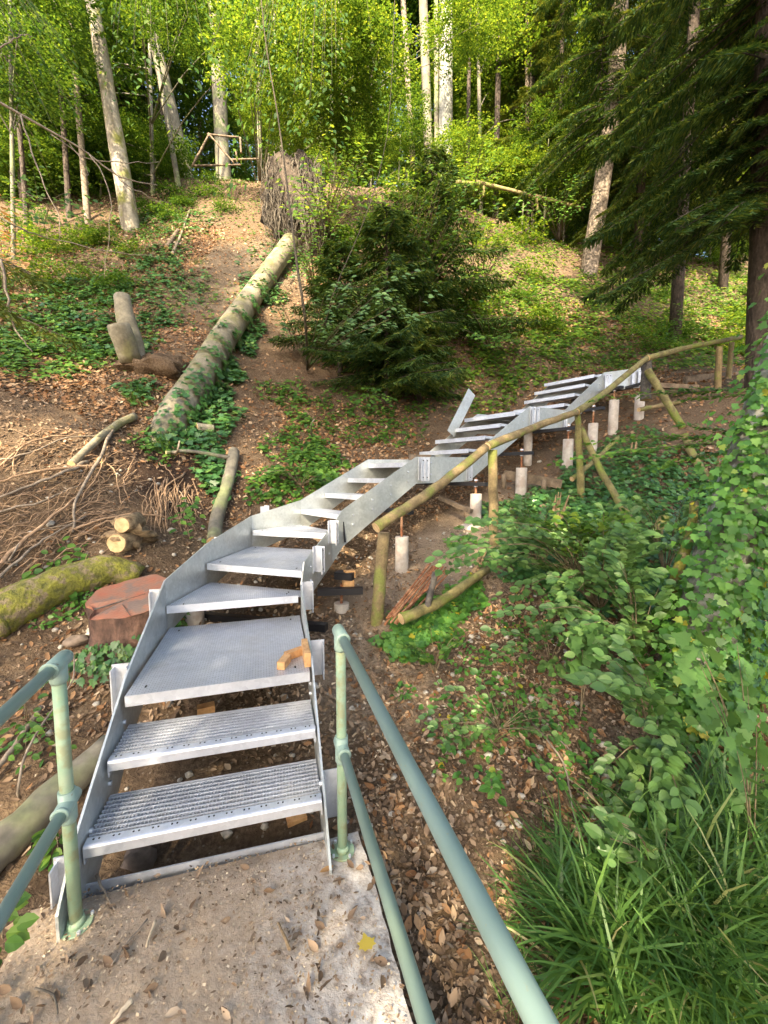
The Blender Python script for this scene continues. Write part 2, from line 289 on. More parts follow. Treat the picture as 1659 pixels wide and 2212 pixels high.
class MB:
    def __init__(s): s.v = []; s.f = []; s.m = []; s.n = 0
    def add(s, V, Fs, mi=0):
        V = np.asarray(V, float).reshape(-1, 3); s.v.append(V); s.f += [tuple(i+s.n for i in f) for f in Fs]; s.m += [mi]*len(Fs); s.n += len(V); return s
    def hexa(s, b, t, mi=0):           # bottom ring, top ring (same count)
        k = len(b); V = list(b)+list(t); Fs = [tuple(range(k))[::-1], tuple(range(k, 2*k))]+[(i, (i+1) % k, k+(i+1) % k, k+i) for i in range(k)]
        return s.add(V, Fs, mi)
    def box(s, c, x, y, z, ax=(1, 0, 0), ay=None, az=(0, 0, 1), mi=0):
        c = np.array(c, float); ax = np.array(ax, float); ax /= np.linalg.norm(ax); az = np.array(az, float)
        ay = np.cross(az, ax) if ay is None else np.array(ay, float); ay /= np.linalg.norm(ay); az = np.cross(ax, ay)
        b = [c+ax*sx*x/2+ay*sy*y/2-az*z/2 for sx, sy in ((-1, -1), (1, -1), (1, 1), (-1, 1))]; tt = [p+az*z for p in b]
        return s.hexa(b, tt, mi)
    def tube(s, P, R, seg=10, caps=True, rough=0, mi=0, capmi=None, oval=None):
        P = [np.array(p, float) for p in P]; n = len(P); R = [R]*n if isinstance(R, (int, float)) else R
        up = np.array((0, 0, 1.)); V = []; prev = None
        for i in range(n):
            d = P[min(i+1, n-1)]-P[max(i-1, 0)]; d /= np.linalg.norm(d)+1e-9
            if prev is None:
                a = np.cross(d, up); 
                if np.linalg.norm(a) < .1: a = np.cross(d, np.array((1., 0, 0)))
            else: a = prev-d*np.dot(prev, d)
            a /= np.linalg.norm(a); b2 = np.cross(d, a); prev = a
            for k in range(seg):
                an = 2*PI*k/seg; r = R[i]*(1+(random.uniform(-rough, rough) if rough else 0))
                V.append(P[i]+(a*math.cos(an)+b2*math.sin(an))*r)
        Fs = [(i*seg+k, i*seg+(k+1) % seg, (i+1)*seg+(k+1) % seg, (i+1)*seg+k) for i in range(n-1) for k in range(seg)]
        s.add(V, Fs, mi)
        if caps:
            base = s.n-len(V); cm = mi if capmi is None else capmi
            s.f += [tuple(base+k for k in range(seg))[::-1], tuple(base+(n-1)*seg+k for k in range(seg))]; s.m += [cm, cm]
        return s
    def build(s, name, material, parent=None, smooth=False):
        o = mesh(name, np.concatenate(s.v), s.f, material, parent, False, s.m)
        if smooth:
            me = o.data; nv = np.array([len(p.vertices) <= 4 for p in me.polygons]); me.polygons.foreach_set('use_smooth', nv)
        return o
def curve(pts, n=12, wob=0, seed=None):
    """smooth path through points (Catmull-Rom)"""
    P = [np.array(p, float) for p in pts]
    if len(P) == 2: P = [P[0], (P[0]+P[1])/2, P[1]]
    Q = [2*P[0]-P[1]]+P+[2*P[-1]-P[-2]]; out = []
    k = max(2, n//(len(P)-1))
    for i in range(1, len(Q)-2):
        for j in range(k):
            t = j/k; a, b, c, d = Q[i-1:i+3]
            out.append(.5*((2*b)+(-a+c)*t+(2*a-5*b+4*c-d)*t*t+(-a+3*b-3*c+d)*t**3))
    out.append(P[-1])
    if wob: out = [p+np.array([random.uniform(-wob, wob) for _ in range(3)])*(0 if i in (0, len(out)-1) else 1) for i, p in enumerate(out)]
    return out
def taper(a, b, n): return [a+(b-a)*i/(n-1) for i in range(n)]

# leaf templates: length along +Y from the stalk, width X, face +Z; unit length
def T(v, f): return np.array(v, float), f
L_DIA = T([(0, 0, 0), (.32, .48, .07), (0, 1, -.04), (-.32, .48, .07)], [(0, 1, 2), (0, 2, 3)])
L_OVAL = T([(0, 0, 0), (.22, .16, .05), (.33, .42, .08), (.24, .74, .05), (0, 1, -.06), (-.24, .74, .05), (-.33, .42, .08), (-.22, .16, .05), (0, .45, 0)],
           [(0, 1, 8), (1, 2, 8), (2, 3, 8), (3, 4, 8), (4, 5, 8), (5, 6, 8), (6, 7, 8), (7, 0, 8)])
def _lobed(pts):
    v = [(0, .32, .0)]+[(x, y, .07*abs(x)) for x, y in pts]; k = len(pts); return T(v, [(0, i+1, (i+1) % k+1) for i in range(k)])
L_IVY = _lobed([(0, 0), (.26, -.06), (.44, .14), (.30, .34), (.38, .60), (.16, .62), (0, 1), (-.16, .62), (-.38, .60), (-.30, .34), (-.44, .14), (-.26, -.06)])
L_MAPLE = _lobed([(0, 0), (.22, -.10), (.34, .08), (.60, .10), (.46, .28), (.62, .52), (.40, .50), (.30, .62), (.18, .66), (.12, .84), (0, 1.02), (-.12, .84), (-.18, .66), (-.30, .62), (-.40, .50), (-.62, .52), (-.46, .28), (-.60, .10), (-.34, .08), (-.22, -.10)])
L_DRY = T([(0, 0, .02), (.17, .2, .10), (.27, .48, .15), (.16, .8, .12), (0, 1, .22), (-.15, .8, .20), (-.24, .48, .10), (-.18, .2, .06), (0, .3, 0), (0, .7, .04)], [(0, 1, 8), (1, 2, 8), (2, 9, 8), (2, 3, 9), (3, 4, 9), (4, 5, 9), (5, 6, 9), (6, 8, 9), (6, 7, 8), (7, 0, 8)])
L_CURL = T([(0, 0, .0), (.12, .2, .22), (.10, .5, .34), (.06, .8, .26), (0, 1, .30), (-.14, .8, .10), (-.26, .48, .02), (-.2, .2, .0), (-.06, .3, -.03), (-.06, .65, .0)], [(0, 1, 8), (1, 2, 8), (2, 9, 8), (2, 3, 9), (3, 4, 9), (4, 5, 9), (5, 6, 9), (6, 8, 9), (6, 7, 8), (7, 0, 8)])
L_LIT = T([(0, 0, .0), (.2, .3, .12), (.16, .72, .10), (0, 1, .16), (-.22, .55, .08)], [(0, 1, 4), (1, 2, 4), (2, 3, 4)])
L_CHIP = T([(-.2, 0, 0), (.2, 0, 0), (.16, 1, 0), (-.14, .9, .1)], [(0, 1, 2), (0, 2, 3)])
L_NEEDLE = T([(0, 0, 0), (.11, .35, .0), (0, 1, -.10), (-.11, .35, .0)], [(0, 1, 2), (0, 2, 3)])
def frames(D, N):
    D = D/(np.linalg.norm(D, axis=1)[:, None]+1e-9); X = np.cross(D, N); X /= np.linalg.norm(X, axis=1)[:, None]+1e-9; Z = np.cross(X, D)
    return np.stack([X, D, Z], 2)      # columns
def leaves_arrays(tpl, P, D, N, Sz, wid=1.0):
    v, f = tpl; R = frames(D, N); vv = v*np.array((wid, 1, 1)); V = np.einsum('nij,kj->nki', R, vv)*Sz[:, None, None]+P[:, None, :]
    k = len(v); f = np.array(f); Fa = (f[None]+(np.arange(len(P))*k)[:, None, None]).reshape(-1, f.shape[1]); return V.reshape(-1, 3), Fa
def leaves(name, tpl, P, D, N, Sz, material, parent=None, wid=1.0):
    V, Fa = leaves_arrays(tpl, P, D, N, Sz, wid); return mesh(name, V, Fa, material, parent)
def jit(n, s): return RNG.normal(0, s, (n, 3))
_proto = {}
def leaf_objects(name, key, tpl, P, D, N, Sz, material, parent):
    """one object per leaf, sharing one mesh"""
    if key not in _proto:
        v, f = tpl; me = bpy.data.meshes.new(name); me.from_pydata(v.tolist(), [], f); me.update(); me.materials.append(material); _proto[key] = me
    R = frames(D, N); pl = np.array(parent.location)
    for i in range(len(P)):
        o = bpy.data.objects.new(name, _proto[key]); COL.objects.link(o); o.parent = parent
        m4 = np.eye(4); m4[:3, :3] = R[i]*Sz[i]; m4[:3, 3] = P[i]-pl; o.matrix_basis = Matrix(m4.tolist())

# ------------------------------------------------------------------ SETTING: ground, slab
def axis(segs):
    out = [segs[0][0]]
    for a, b, st in segs:
        k = max(1, int(round((b-a)/st))); out += list(np.linspace(a, b, k+1)[1:])
    return np.array(out)
gx = axis([(-300, -60, 30), (-60, -22, 3), (-22, -8, .4), (-8, -3, .12), (-3, 3.5, .055), (3.5, 8, .1), (8, 22, .4), (22, 60, 3), (60, 300, 30)])
gy = axis([(-200, -20, 20), (-20, -2, 1.5), (-2, .4, .2), (.4, 5.5, .055), (5.5, 9, .1), (9, 24, .28), (24, 60, 2.5), (60, 400, 40)])
X, Y = np.meshgrid(gx, gy); Z = H(X.ravel(), Y.ravel()); nx, ny = len(gx), len(gy)
idx = np.arange(nx*ny).reshape(ny, nx); Fq = np.stack([idx[:-1, :-1], idx[:-1, 1:], idx[1:, 1:], idx[1:, :-1]], -1).reshape(-1, 4)
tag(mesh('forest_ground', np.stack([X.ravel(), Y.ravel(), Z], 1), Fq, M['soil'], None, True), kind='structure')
# slab: outline on z = 0
A = at_z(68, 1960, 0)[:2]; Bc = at_z(185, 1915, 0)[:2]; Cc = at_z(775, 1790, 0)[:2]
sd = np.array((-.29, .957)); back = lambda p: p-sd*3.2
ring = [back(A), back(Cc), Cc, A]
mb = MB(); N1 = 26; ft = [A+(Cc-A)*i/N1 for i in range(N1+1)]
rows = []; K = 50
for j in range(K+1):
    q = j/K; l = back(A)*(1-q)+A*q; r = back(Cc)*(1-q)+Cc*q
    for i in range(N1+1):
        p = l+(r-l)*i/N1; e = 0 if 0 < i < N1 and j < K else -.012; rows.append((p[0]+(random.uniform(-.006, .006) if e else 0), p[1], e+float(vnoise(np.array([p[0]*7]), np.array([p[1]*7]), 2)[0])*.006-.002))
fs = [(j*(N1+1)+i, j*(N1+1)+i+1, (j+1)*(N1+1)+i+1, (j+1)*(N1+1)+i) for j in range(K) for i in range(N1)]
mb.add(rows, fs)
per = [i for i in range(N1+1)]+[(j)*(N1+1)+N1 for j in range(1, K+1)]+[K*(N1+1)+i for i in range(N1-1, -1, -1)]+[j*(N1+1) for j in range(K-1, 0, -1)]
pv = [rows[i] for i in per]; kk = len(pv); mb.add(pv+[(x, y, -.6) for x, y, z in pv], [(i, kk+i, kk+(i+1) % kk, (i+1) % kk) for i in range(kk)])
tag(mb.build('concrete_platform', M['slab'], None, True), kind='structure')

# ------------------------------------------------------------------ METAL STAIRCASE
st = thing('metal_staircase', 'galvanised metal staircase with open treads winding up the wooded slope', 'staircase', (-.8, 2, 0))
def n2(v): v = np.array(v, float); return v/np.linalg.norm(v)
def plate(a, b, za0, za1, zb0, zb1, th=.010, name='stringer', ch=None, mt='galv_plate', parent=st):
    """upright plate from plan point a to b; bottom/top heights at each end; ch = list of extra profile points (s,z) replaces the four"""
    a = np.array(a, float); b = np.array(b, float); d = n2(b-a); n = np.array((d[1], -d[0]))
    L = np.linalg.norm(b-a); prof = ch or [(0, za0), (L, zb0), (L, zb1), (0, za1)]
    r0 = [(*(a+d*s-n*th/2), z) for s, z in prof]; r1 = [(*(a+d*s+n*th/2), z) for s, z in prof]
    return MB().hexa(r0, r1).build(name, M[mt], parent)
pR = [(-.255, 1.70), (-.66, 3.215), (-.645, 3.27), (-.53, 4.14), (-.43, 4.22), (.37, 4.80), (1.10, 5.37), (2.12, 6.11), (2.865, 6.65), (3.82, 7.34), (4.55, 7.50)]
pL = [(-1.19, 1.45), (-1.58, 2.91), (-1.55, 3.56), (-1.43, 4.42), (-1.0, 4.93), (-.215, 5.55), (.515, 6.12), (1.53, 6.86), (2.28, 7.40), (3.24, 8.09), (4.30, 8.45)]
def L2(a, b): return float(np.linalg.norm(np.array(a)-np.array(b)))
# first flight with landing, right and left: one long plate each with cut-off foot
for side, P0, P1 in (('R', pR[0], pR[1]), ('L', pL[0], pL[1])):
    L = L2(P0, P1); d = n2(np.array(P1)-P0); P00 = np.array(P0)-d*.13; L += .13
    if side == 'R': prof = [(0, -.24), (.10, -.24), (.80, .26), (L, .44), (L, .79), (.78, .60), (.12, .13), (0, .02)]
    else: prof = [(0, -.22), (.10, -.22), (.80, .24), (L, .50), (L, .90), (.78, .60), (.14, .24), (0, .10)]
    plate(P00, P1, 0, 0, 0, 0, ch=prof)
zt = [(None), (.44, .79), (.62, .96), (.76, 1.14), (.92, 1.30), (1.56, 1.87), (1.58, 1.89), (2.34, 2.66), (2.37, 2.69), (3.12, 3.44), (3.22, 3.56)]
for i in range(1, 10):
    plate(pR[i], pR[i+1], zt[i][0], zt[i][1], zt[i+1][0], zt[i+1][1])
zl = [None, (.50, .90), (.66, 1.06), (.82, 1.22), (.98, 1.36), (1.56, 1.87), (1.58, 1.89), (2.34, 2.66), (2.37, 2.69), (3.12, 3.44), (3.22, 3.56)]
for i in range(1, 10):
    if i == 6:
        plate(pL[6], pL[7], *zl[6], *zl[7]); continue
    plate(pL[i], pL[i+1], *zl[i], *zl[i+1])
# loose plate standing up above the left side
q0 = at_d(974, 937, 6.35); q1 = at_d(1019, 847, 6.6)
dd = q1-q0; mb = MB(); mb.box((q0+q1)/2, np.linalg.norm(dd), .012, .17, ax=dd, az=np.cross(n2(dd), (.55, -.83, 0))); mb.build('stringer', M['galv_plate'], st)
def pan(fl, fr, rr, rl, z, name='landing_panel', mt='perf', lip=.055):
    """sheet panel with a folded front lip: corners in plan"""
    pts = [np.array(p, float) for p in (fl, fr, rr, rl)]
    mb = MB(); mb.hexa([(*p, z-.006) for p in pts], [(*p, z) for p in pts], 0)
    d = n2(pts[1]-pts[0]); n = np.array((-d[1], d[0]))
    a, b_ = pts[0], pts[1]
    mb.hexa([(*(a-n*.003), z-lip), (*(b_-n*.003), z-lip), (*(b_+n*.003), z-lip), (*(a+n*.003), z-lip)], [(*(a-n*.003), z+.001), (*(b_-n*.003), z+.001), (*(b_+n*.003), z+.001), (*(a+n*.003), z+.001)], 1)
    a, b_ = pts[3], pts[2]
    mb.hexa([(*(a-n*.004), z-lip), (*(b_-n*.004), z-lip), (*b_, z-lip), (*a, z-lip)], [(*(a-n*.004), z-.007), (*(b_-n*.004), z-.007), (*b_, z-.007), (*a, z-.007)], 1)
    o = mb.build(name, [M[mt], M['galv']], st)
    # small slots in the corners
    for p, q in ((pts[0], pts[2]), (pts[1], pts[3]), (pts[2], pts[0]), (pts[3], pts[1])):
        c = p+n2(q-p)*.11; sb = MB(); sb.box((*c, z+.001), .022, .008, .004, ax=(*n, 0)); w = sb.build('slot_bolt', M['hole'], o); w.location = (0, 0, 0)
    return o
def grating(fl, fr, rr, rl, z, nb=9, bevel=.03):
    fl, fr, rr, rl = [np.array(p, float) for p in (fl, fr, rr, rl)]
    d = n2(fr-fl); n = np.array((-d[1], d[0])); dep = np.linalg.norm(rl-fl)
    root = MB(); a, b_ = fl, fr
    # nosing: rounded lip plus perforated strip
    prof = [(.0, -.048), (.0, -.010), (.003, -.003), (.010, 0), (.045, 0), (.045, -.004), (.012, -.004), (.005, -.012), (.005, -.048)]
    V = [(*(p+n*s), z+h) for p in (a, b_) for s, h in prof]; k = len(prof)
    root.add(V, [tuple(range(k))[::-1], tuple(range(k, 2*k))]+[(i, i+k, (i+1) % k+k, (i+1) % k) for i in range(k)])
    root.hexa([(*(rl-n*.005), z-.04), (*(rr-n*.005), z-.04), (*rr, z-.04), (*rl, z-.04)], [(*(rl-n*.005), z), (*(rr-n*.005), z), (*rr, z), (*rl, z)])
    o = root.build('tread', M['galv'], st)
    W_ = np.linalg.norm(b_-a)
    hb = MB(); k = 26
    for i in range(k):
        c = a+d*(W_*(i+.5+(-.22 if i % 2 else .22))/k)+n*.032
        hb.tube([(*c, z-.002), (*c, z+.0015)], .0042, 6)
    w = hb.build('nosing_hole', M['hole'], o); w['kind'] = 'stuff'; w.location = (0, 0, 0)
    for i in range(nb):
        s = .045+(dep-.05)*(i+.6)/nb; bb = MB(); c = (a+b_)/2+n*s; bb.box((*c, z-.014), W_, .0042, .026, ax=(*d, 0)); w = bb.build('bearing_bar', M['galv'], o); w.location = (0, 0, 0)
    cb = MB(); k = 64
    for i in range(k):
        c = a+d*(W_*(i+.5)/k)+n*(.045+(dep-.05)/2); cb.box((*c, z-.012), .0018, dep-.052, .013, ax=(*d, 0))
    w = cb.build('cross_bars', M['galv'], o); w['kind'] = 'stuff'; w.location = (0, 0, 0)
    # end brackets
    for p, q in ((fl, rl), (fr, rr)):
        eb = MB(); c = (p+q)/2; eb.box((*c, z-.055), dep*.95, .006, .05, ax=(*n2(q-p), 0)); w = eb.build('end_bracket', M['galv'], o); w.location = (0, 0, 0)
def lerp(a, b, t): return np.array(a)*(1-t)+np.array(b)*t
ins = lambda l, r: (lerp(l, r, .012), lerp(l, r, .988))
def corners(fl, fr, rl, rr): a, b_ = ins(fl, fr); c, d = ins(rl, rr); return a, b_, d, c
grating(*corners((-1.20, 1.50), (-.27, 1.745), (-1.27, 1.77), (-.34, 2.02)), .19)
grating(*corners((-1.26, 1.75), (-.34, 2.00), (-1.335, 2.03), (-.41, 2.28)), .365)
pan(*corners((-1.315, 1.98), (-.41, 2.25), (-1.575, 2.92), (-.66, 3.20)), .545)
pan(*corners((-1.57, 2.88), (-.66, 3.15), (-1.54, 3.56), (-.655, 3.28)), .72, 'winder_tread')
pan(*corners((-1.545, 3.52), (-.645, 3.23), (-1.43, 4.40), (-.54, 4.14)), .895, 'landing_panel', 'perf_turn')
pan(*corners((-1.42, 4.39), (-.53, 4.13), (-1.02, 4.92), (-.44, 4.21)), 1.07, 'winder_tread', 'perf_turn')
def flight(a0, a1, b0, b1, n, z0, dz, dep=.27):
    dv = n2(np.array(b0)-a0)
    for i in range(n):
        t0 = i/n; l = lerp(a0, b0, t0); r = lerp(a1, b1, t0)
        fl, fr, rl, rr = l, r, l+dv*dep, r+dv*dep; mb = MB(); p = [lerp(fl, fr, .012), lerp(fl, fr, .988), lerp(rl, rr, .988), lerp(rl, rr, .012)]; z = z0+dz*i
        w = n2(p[1]-p[0]); nn = np.array((-w[1], w[0]))
        mb.hexa([(*q, z-.035) for q in p], [(*q, z) for q in p])
        mb.hexa([(*(p[0]-nn*.003), z-.052), (*(p[1]-nn*.003), z-.052), (*(p[1]+nn*.003), z-.052), (*(p[0]+nn*.003), z-.052)], [(*(p[0]-nn*.003), z+.002), (*(p[1]-nn*.003), z+.002), (*(p[1]+nn*.003), z+.002), (*(p[0]+nn*.003), z+.002)])
        mb.build('tread', M['galv'], st)
flight(pL[4], pR[4], pL[5], pR[5], 3, 1.25, .185)
pan(*corners(pL[5], pR[5], pL[6], pR[6]), 1.81)
flight(pL[6], pR[6], pL[7], pR[7], 4, 2.0, .185)
pan(*corners(pL[7], pR[7], pL[8], pR[8]), 2.62)
flight(pL[8], pR[8], pL[9], pR[9], 4, 2.80, .19)
pan(*corners(pL[9], pR[9], pL[10], pR[10]), 3.42)
def bracket(p, d, z, out, h=.23, w=.085):
    """upright angle for a future railing post: bolted to the outside of a stringer. p plan, d along stringer, out = outward normal"""
    p = np.array(p, float); d = n2(d); out = n2(out); mb = MB()
    mb.box((*(p+out*.008+d*0), z), .06, .006, h, ax=(*d, 0)); mb.box((*(p+out*(.011+w/2)+d*.03), z), w, .006, h, ax=(*out, 0))
    mb.box((*(p+out*(w)+d*(.03-.032)), z-.01), .055, .006, h*.98, ax=(*d, 0))
    o = mb.build('post_bracket', M['galv'], st)
    for s in (-1, 1):
        hb = MB(); c = p+out*(w*.98)+d*.0; hb.tube([(*(c), z+s*h*.36), (*(c+out*.008), z+s*h*.36)], .007, 8); w_ = hb.build('bolt_hole', M['hole'], o); w_.location = (0, 0, 0)
    return o
def bolts(P0, P1, zz, out, n=3, dz=0):
    out = n2(out)
    for i in range(n):
        t_ = (i+.5)/n; p = lerp(P0, P1, t_)+out*.006; z = zz[0]*(1-t_)+zz[1]*t_
        for k in (0, 1):
            mb = MB(); q = p+n2(np.array(P1)-P0)*.0; zq = z+(k-.5)*dz; mb.tube([(*q, zq), (*(q+out*.012), zq)], .011, 6); mb.build('bolt', M['galv'], st)
            if dz == 0: break
dR = [np.array(pR[i+1])-pR[i] for i in range(10)]; oR = [np.array((d[1], -d[0])) for d in dR]
dL = [np.array(pL[i+1])-pL[i] for i in range(10)]; oL = [np.array((-d[1], d[0])) for d in dL]
bracket(lerp(pR[0], pR[1], .10), dR[0], .10, oR[0], .25)
bracket(lerp(pR[0], pR[1], .52), dR[0], .50, oR[0])
bracket(lerp(pR[0], pR[1], .97), dR[0], .70, oR[0])
bracket(lerp(pR[2], pR[3], .28), dR[2], .93, oR[2]); bracket(lerp(pR[2], pR[3], .85), dR[2], 1.10, oR[2])
bracket(lerp(pL[0], pL[1], .03), dL[0], .02, oL[0], .26); bracket(lerp(pL[0], pL[1], .48), dL[0], .50, oL[0], .26); bracket(lerp(pL[0], pL[1], .97), dL[0], .72, oL[0], .25)
bracket(lerp(pL[2], pL[3], .3), dL[2], .96, oL[2]); bracket(lerp(pL[3], pL[4], .3), dL[3], 1.22, oL[3], .2)
for i, t_, z in ((5, .07, 1.73), (5, .97, 1.73), (7, .04, 2.52), (7, .14, 2.52), (7, .95, 2.52), (9, .03, 3.28), (9, .12, 3.28), (9, .75, 3.36), (9, .92, 3.38), (5, .14, 1.73)):
    bracket(lerp(pR[i], pR[i+1], t_), dR[i], z, oR[i], .27, .05)
bolts(pR[4], pR[5], (1.12, 1.72), oR[4], 4, .1); bolts(pR[6], pR[7], (1.76, 2.48), oR[6], 4, .1); bolts(pR[8], pR[9], (2.54, 3.26), oR[8], 4, .1); bolts(pR[5], pR[6], (1.74, 1.74), oR[5], 2, .14); bolts(pR[7], pR[8], (2.5, 2.5), oR[7], 2, .14)
bolts(pR[2], pR[3], (.80, .98), oR[2], 3, .12)
bolts(lerp(pR[0], pR[1], 0), lerp(pR[0], pR[1], .5), (.12, .46), -oR[0], 3, .06); bolts(lerp(pL[0], pL[1], .02), lerp(pL[0], pL[1], .45), (.1, .42), -oL[0], 3, .06)
# dark joint gasket at the turn, steel edge along the slab
mb = MB(); c = np.array((*pR[4], 1.13)); mb.box(c+np.array((.012, .004, 0)), .012, .02, .33, ax=(.81, .58, 0), az=(-.3, .0, .95)); mb.build('joint_flange', M['black'], st)
sa = at_z(185, 1915, 0)[:2]; sb_ = at_z(705, 1800, 0)[:2]; mb = MB(); c = (sa+sb_)/2; dxy = n2(sb_-sa); mb.box((*(c+np.array((-dxy[1], dxy[0]))*.004), -.045), np.linalg.norm(sb_-sa), .007, .10, ax=(*dxy, 0)); mb.build('edge_angle', M['galv'], st)
# black cross beams under the stairs with jacking rods
def beam(cu, cv, ax, L, z):
    mb = MB(); mb.box((cu, cv, z), L, .07, .045, ax=(*n2(ax), 0)); return mb.build('cross_beam', M['black'], st)
cross = lambda i: np.array((oR[i][0], oR[i][1]))
pill = [(.19, 4.40, .145, .58, 1.00, 1.27), (1.14, 5.12, .143, 1.06, 1.43, 1.55), (1.84, 5.55, .143, 1.31, 1.76, 1.95), (2.66, 6.02, .145, 1.75, 2.18, 2.33), (3.31, 6.62, .145, 2.0, 2.48, 2.70), (3.86, 7.05, .15, 2.3, 2.92, 3.10), (4.35, 7.15, .15, 2.5, 3.02, 3.2)]
seg_i = [4, 5, 6, 7, 8, 9, 9]
for k, (x, y, dm, z0, z1, zb) in enumerate(pill):
    o_ = n2(cross(seg_i[k])); c = np.array((x, y))-o_*.45; beam(c[0], c[1], (*o_,)[:2], 1.22, zb)
lab = ['pale concrete pillar at the lower end of the row, beside the leaning fence post and rusty rods', 'second pale concrete pillar from the bottom, under the first joint of the stair, left of a wooden post',
       'third concrete pillar from the bottom, standing on a mound of earth in front of the timber step', 'concrete pillar just left of the thin mossy upright fence post', 'concrete pillar with bolt on top between the mossy post and the tallest pillar', 'tallest upper concrete pillar under the end of the metal stair', 'uppermost concrete pillar half hidden by the dark stem at the stair end']
for k, (x, y, dm, z0, z1, zb) in enumerate(pill):
    t_ = thing('concrete_pillar', lab[k], 'pillar', (x, y, z0), 'concrete pillars carrying the metal staircase')
    mb = MB(); mb.tube([(x, y, z0-.3), (x, y, z0), (x+.004, y, z1-.006), (x+.004, y, z1)], [dm/2*1.02, dm/2*1.02, dm/2, dm/2*.97], 24, rough=.008); mb.build('column', M['pillar'], t_, True)
    mb = MB(); mb.tube([(x, y, z1-.02), (x, y, zb+.07)], .014, 8); mb.build('threaded_rod', M['rust'], t_)
    for zz in (zb-.035, zb+.038): mb = MB(); mb.tube([(x, y, zz), (x, y, zz+.02)], .024, 6); mb.build('nut', M['galv'], t_)
    # cast spill / mound
    mb = MB(); mb.tube([(x, y, z0-.12), (x, y, z0-.02), (x, y, z0+.012)], [dm*1.7, dm*1.2, dm*.55], 16, rough=.12); mb.build('concrete_spill', M['pillar'] if k in (0, 1) else M['soil'], t_, True)
# left-hand row pillars seen through the stair, short ones under the turn
for (u, v, d, dm, hgt, lb) in ((738, 1322, 3.85, .145, .10, 'short round concrete stub right of the winding treads, under a black beam'), (421, 1330, 3.45, .15, .1, 'short concrete stub seen below the wedge shaped tread near the red stump'), (1141, 945, 6.5, .13, .3, 'small concrete pillar top seen under the stair behind the black beam')):
    p = at_d(u, v, d); z0 = float(H(p[0], p[1])[0]); t_ = thing('concrete_pillar', lb, 'pillar', (p[0], p[1], z0), 'concrete pillars carrying the metal staircase')
    mb = MB(); mb.tube([(p[0], p[1], z0-.2), (p[0], p[1], max(p[2]+hgt/2, z0+.06))], dm/2, 20, rough=.01); mb.build('column', M['pillar'], t_, True)
    mb = MB(); mb.tube([(p[0], p[1], p[2]), (p[0], p[1], p[2]+.28)], .013, 8); mb.build('threaded_rod', M['rust'], t_)
p = at_d(735, 1277, 3.75); b1 = MB(); b1.box(p, .42, .07, .06, ax=(1, .12, 0)); b1.build('cross_beam', M['black'], st)
p = at_d(745, 1243, 3.9); b1 = MB(); b1.box(p, .18, .10, .07, ax=(1, -.3, 0)); b1.build('cross_beam', M['black'], st)
b1 = MB(); b1.box((-1.1, 3.42, .42), 1.3, .07, .06, ax=(1, -.25, 0)); b1.build('cross_beam', M['black'], st)

# ------------------------------------------------------------------ GREEN TUBE RAILINGS
rd = np.array((*(-sd), 0))            # direction back towards the viewer
def railing(label, base, hgt, back_len, mid):
    b0 = np.array((*base, 0.)); t_ = thing('green_railing', label, 'railing', b0, 'green painted tube railings on the platform')
    R = .0205; top = b0+np.array((0, 0, hgt)); md = b0+np.array((0, 0, mid)); fwd = -rd
    MB().tube([b0, b0+np.array((0, 0, hgt-.03))], R*1.04, 20).build('post', M['post_paint'], t_, True)
    MB().tube([top-fwd*.0+fwd*.05, top+rd*back_len], R*.93, 24).build('top_rail', M['green'], t_, True)
    MB().tube([md+fwd*.03, md+rd*back_len], R*.93, 24).build('middle_rail', M['green'], t_, True)
    for c, nm in ((top, 'tee_fitting'), (md, 'cross_fitting')):
        mb = MB(); mb.tube([c+fwd*.055, c+fwd*.05, c+rd*.05, c+rd*.055], [R*1.12, R*1.32, R*1.32, R*1.12], 20); mb.tube([c-np.array((0, 0, .07)), c-np.array((0, 0, .06)), c+np.array((0, 0, .0 if nm[0] == 't' else .05))], [R*1.12, R*1.34, R*1.34], 20)
        mb.tube([c+rd*.052, c+rd*.062, c+rd*.066], [R*1.30, R*1.45, R*1.2], 20)
        o = mb.build(nm, M['green'], t_, True)
    mb = MB(); mb.tube([top+fwd*.055, top+fwd*.068, top+fwd*.075], [R*1.3, R*1.1, R*.5], 20); mb.build('end_cap', M['green'], t_, True)
    mb = MB(); mb.tube([b0+np.array((0, 0, -.002)), b0+np.array((0, 0, .006))], .052, 20); mb.tube([b0+np.array((0, 0, .006)), b0+np.array((0, 0, .03))], [R*1.5, R*1.25], 20); mb.build('base_flange', M['post_paint'], t_, True)
    for dx, dy in ((.035, .035), (-.035, .035), (.035, -.035), (-.035, -.035)): MB().tube([b0+np.array((dx, dy, .005)), b0+np.array((dx, dy, .016))], .006, 6).build('bolt', M['galv'], t_)
    return t_
pl_ = at_z(165, 1998, 0); pr_ = at_z(740, 1838, 0)
railing('green painted tube railing on the left side of the concrete platform', pl_[:2], 1.0, 2.6, at_d(148, 1735, pl_[1])[2])
railing('green painted tube railing crossing the picture on the right side of the platform', pr_[:2], .985, 2.9, at_d(735, 1613, pr_[1])[2])
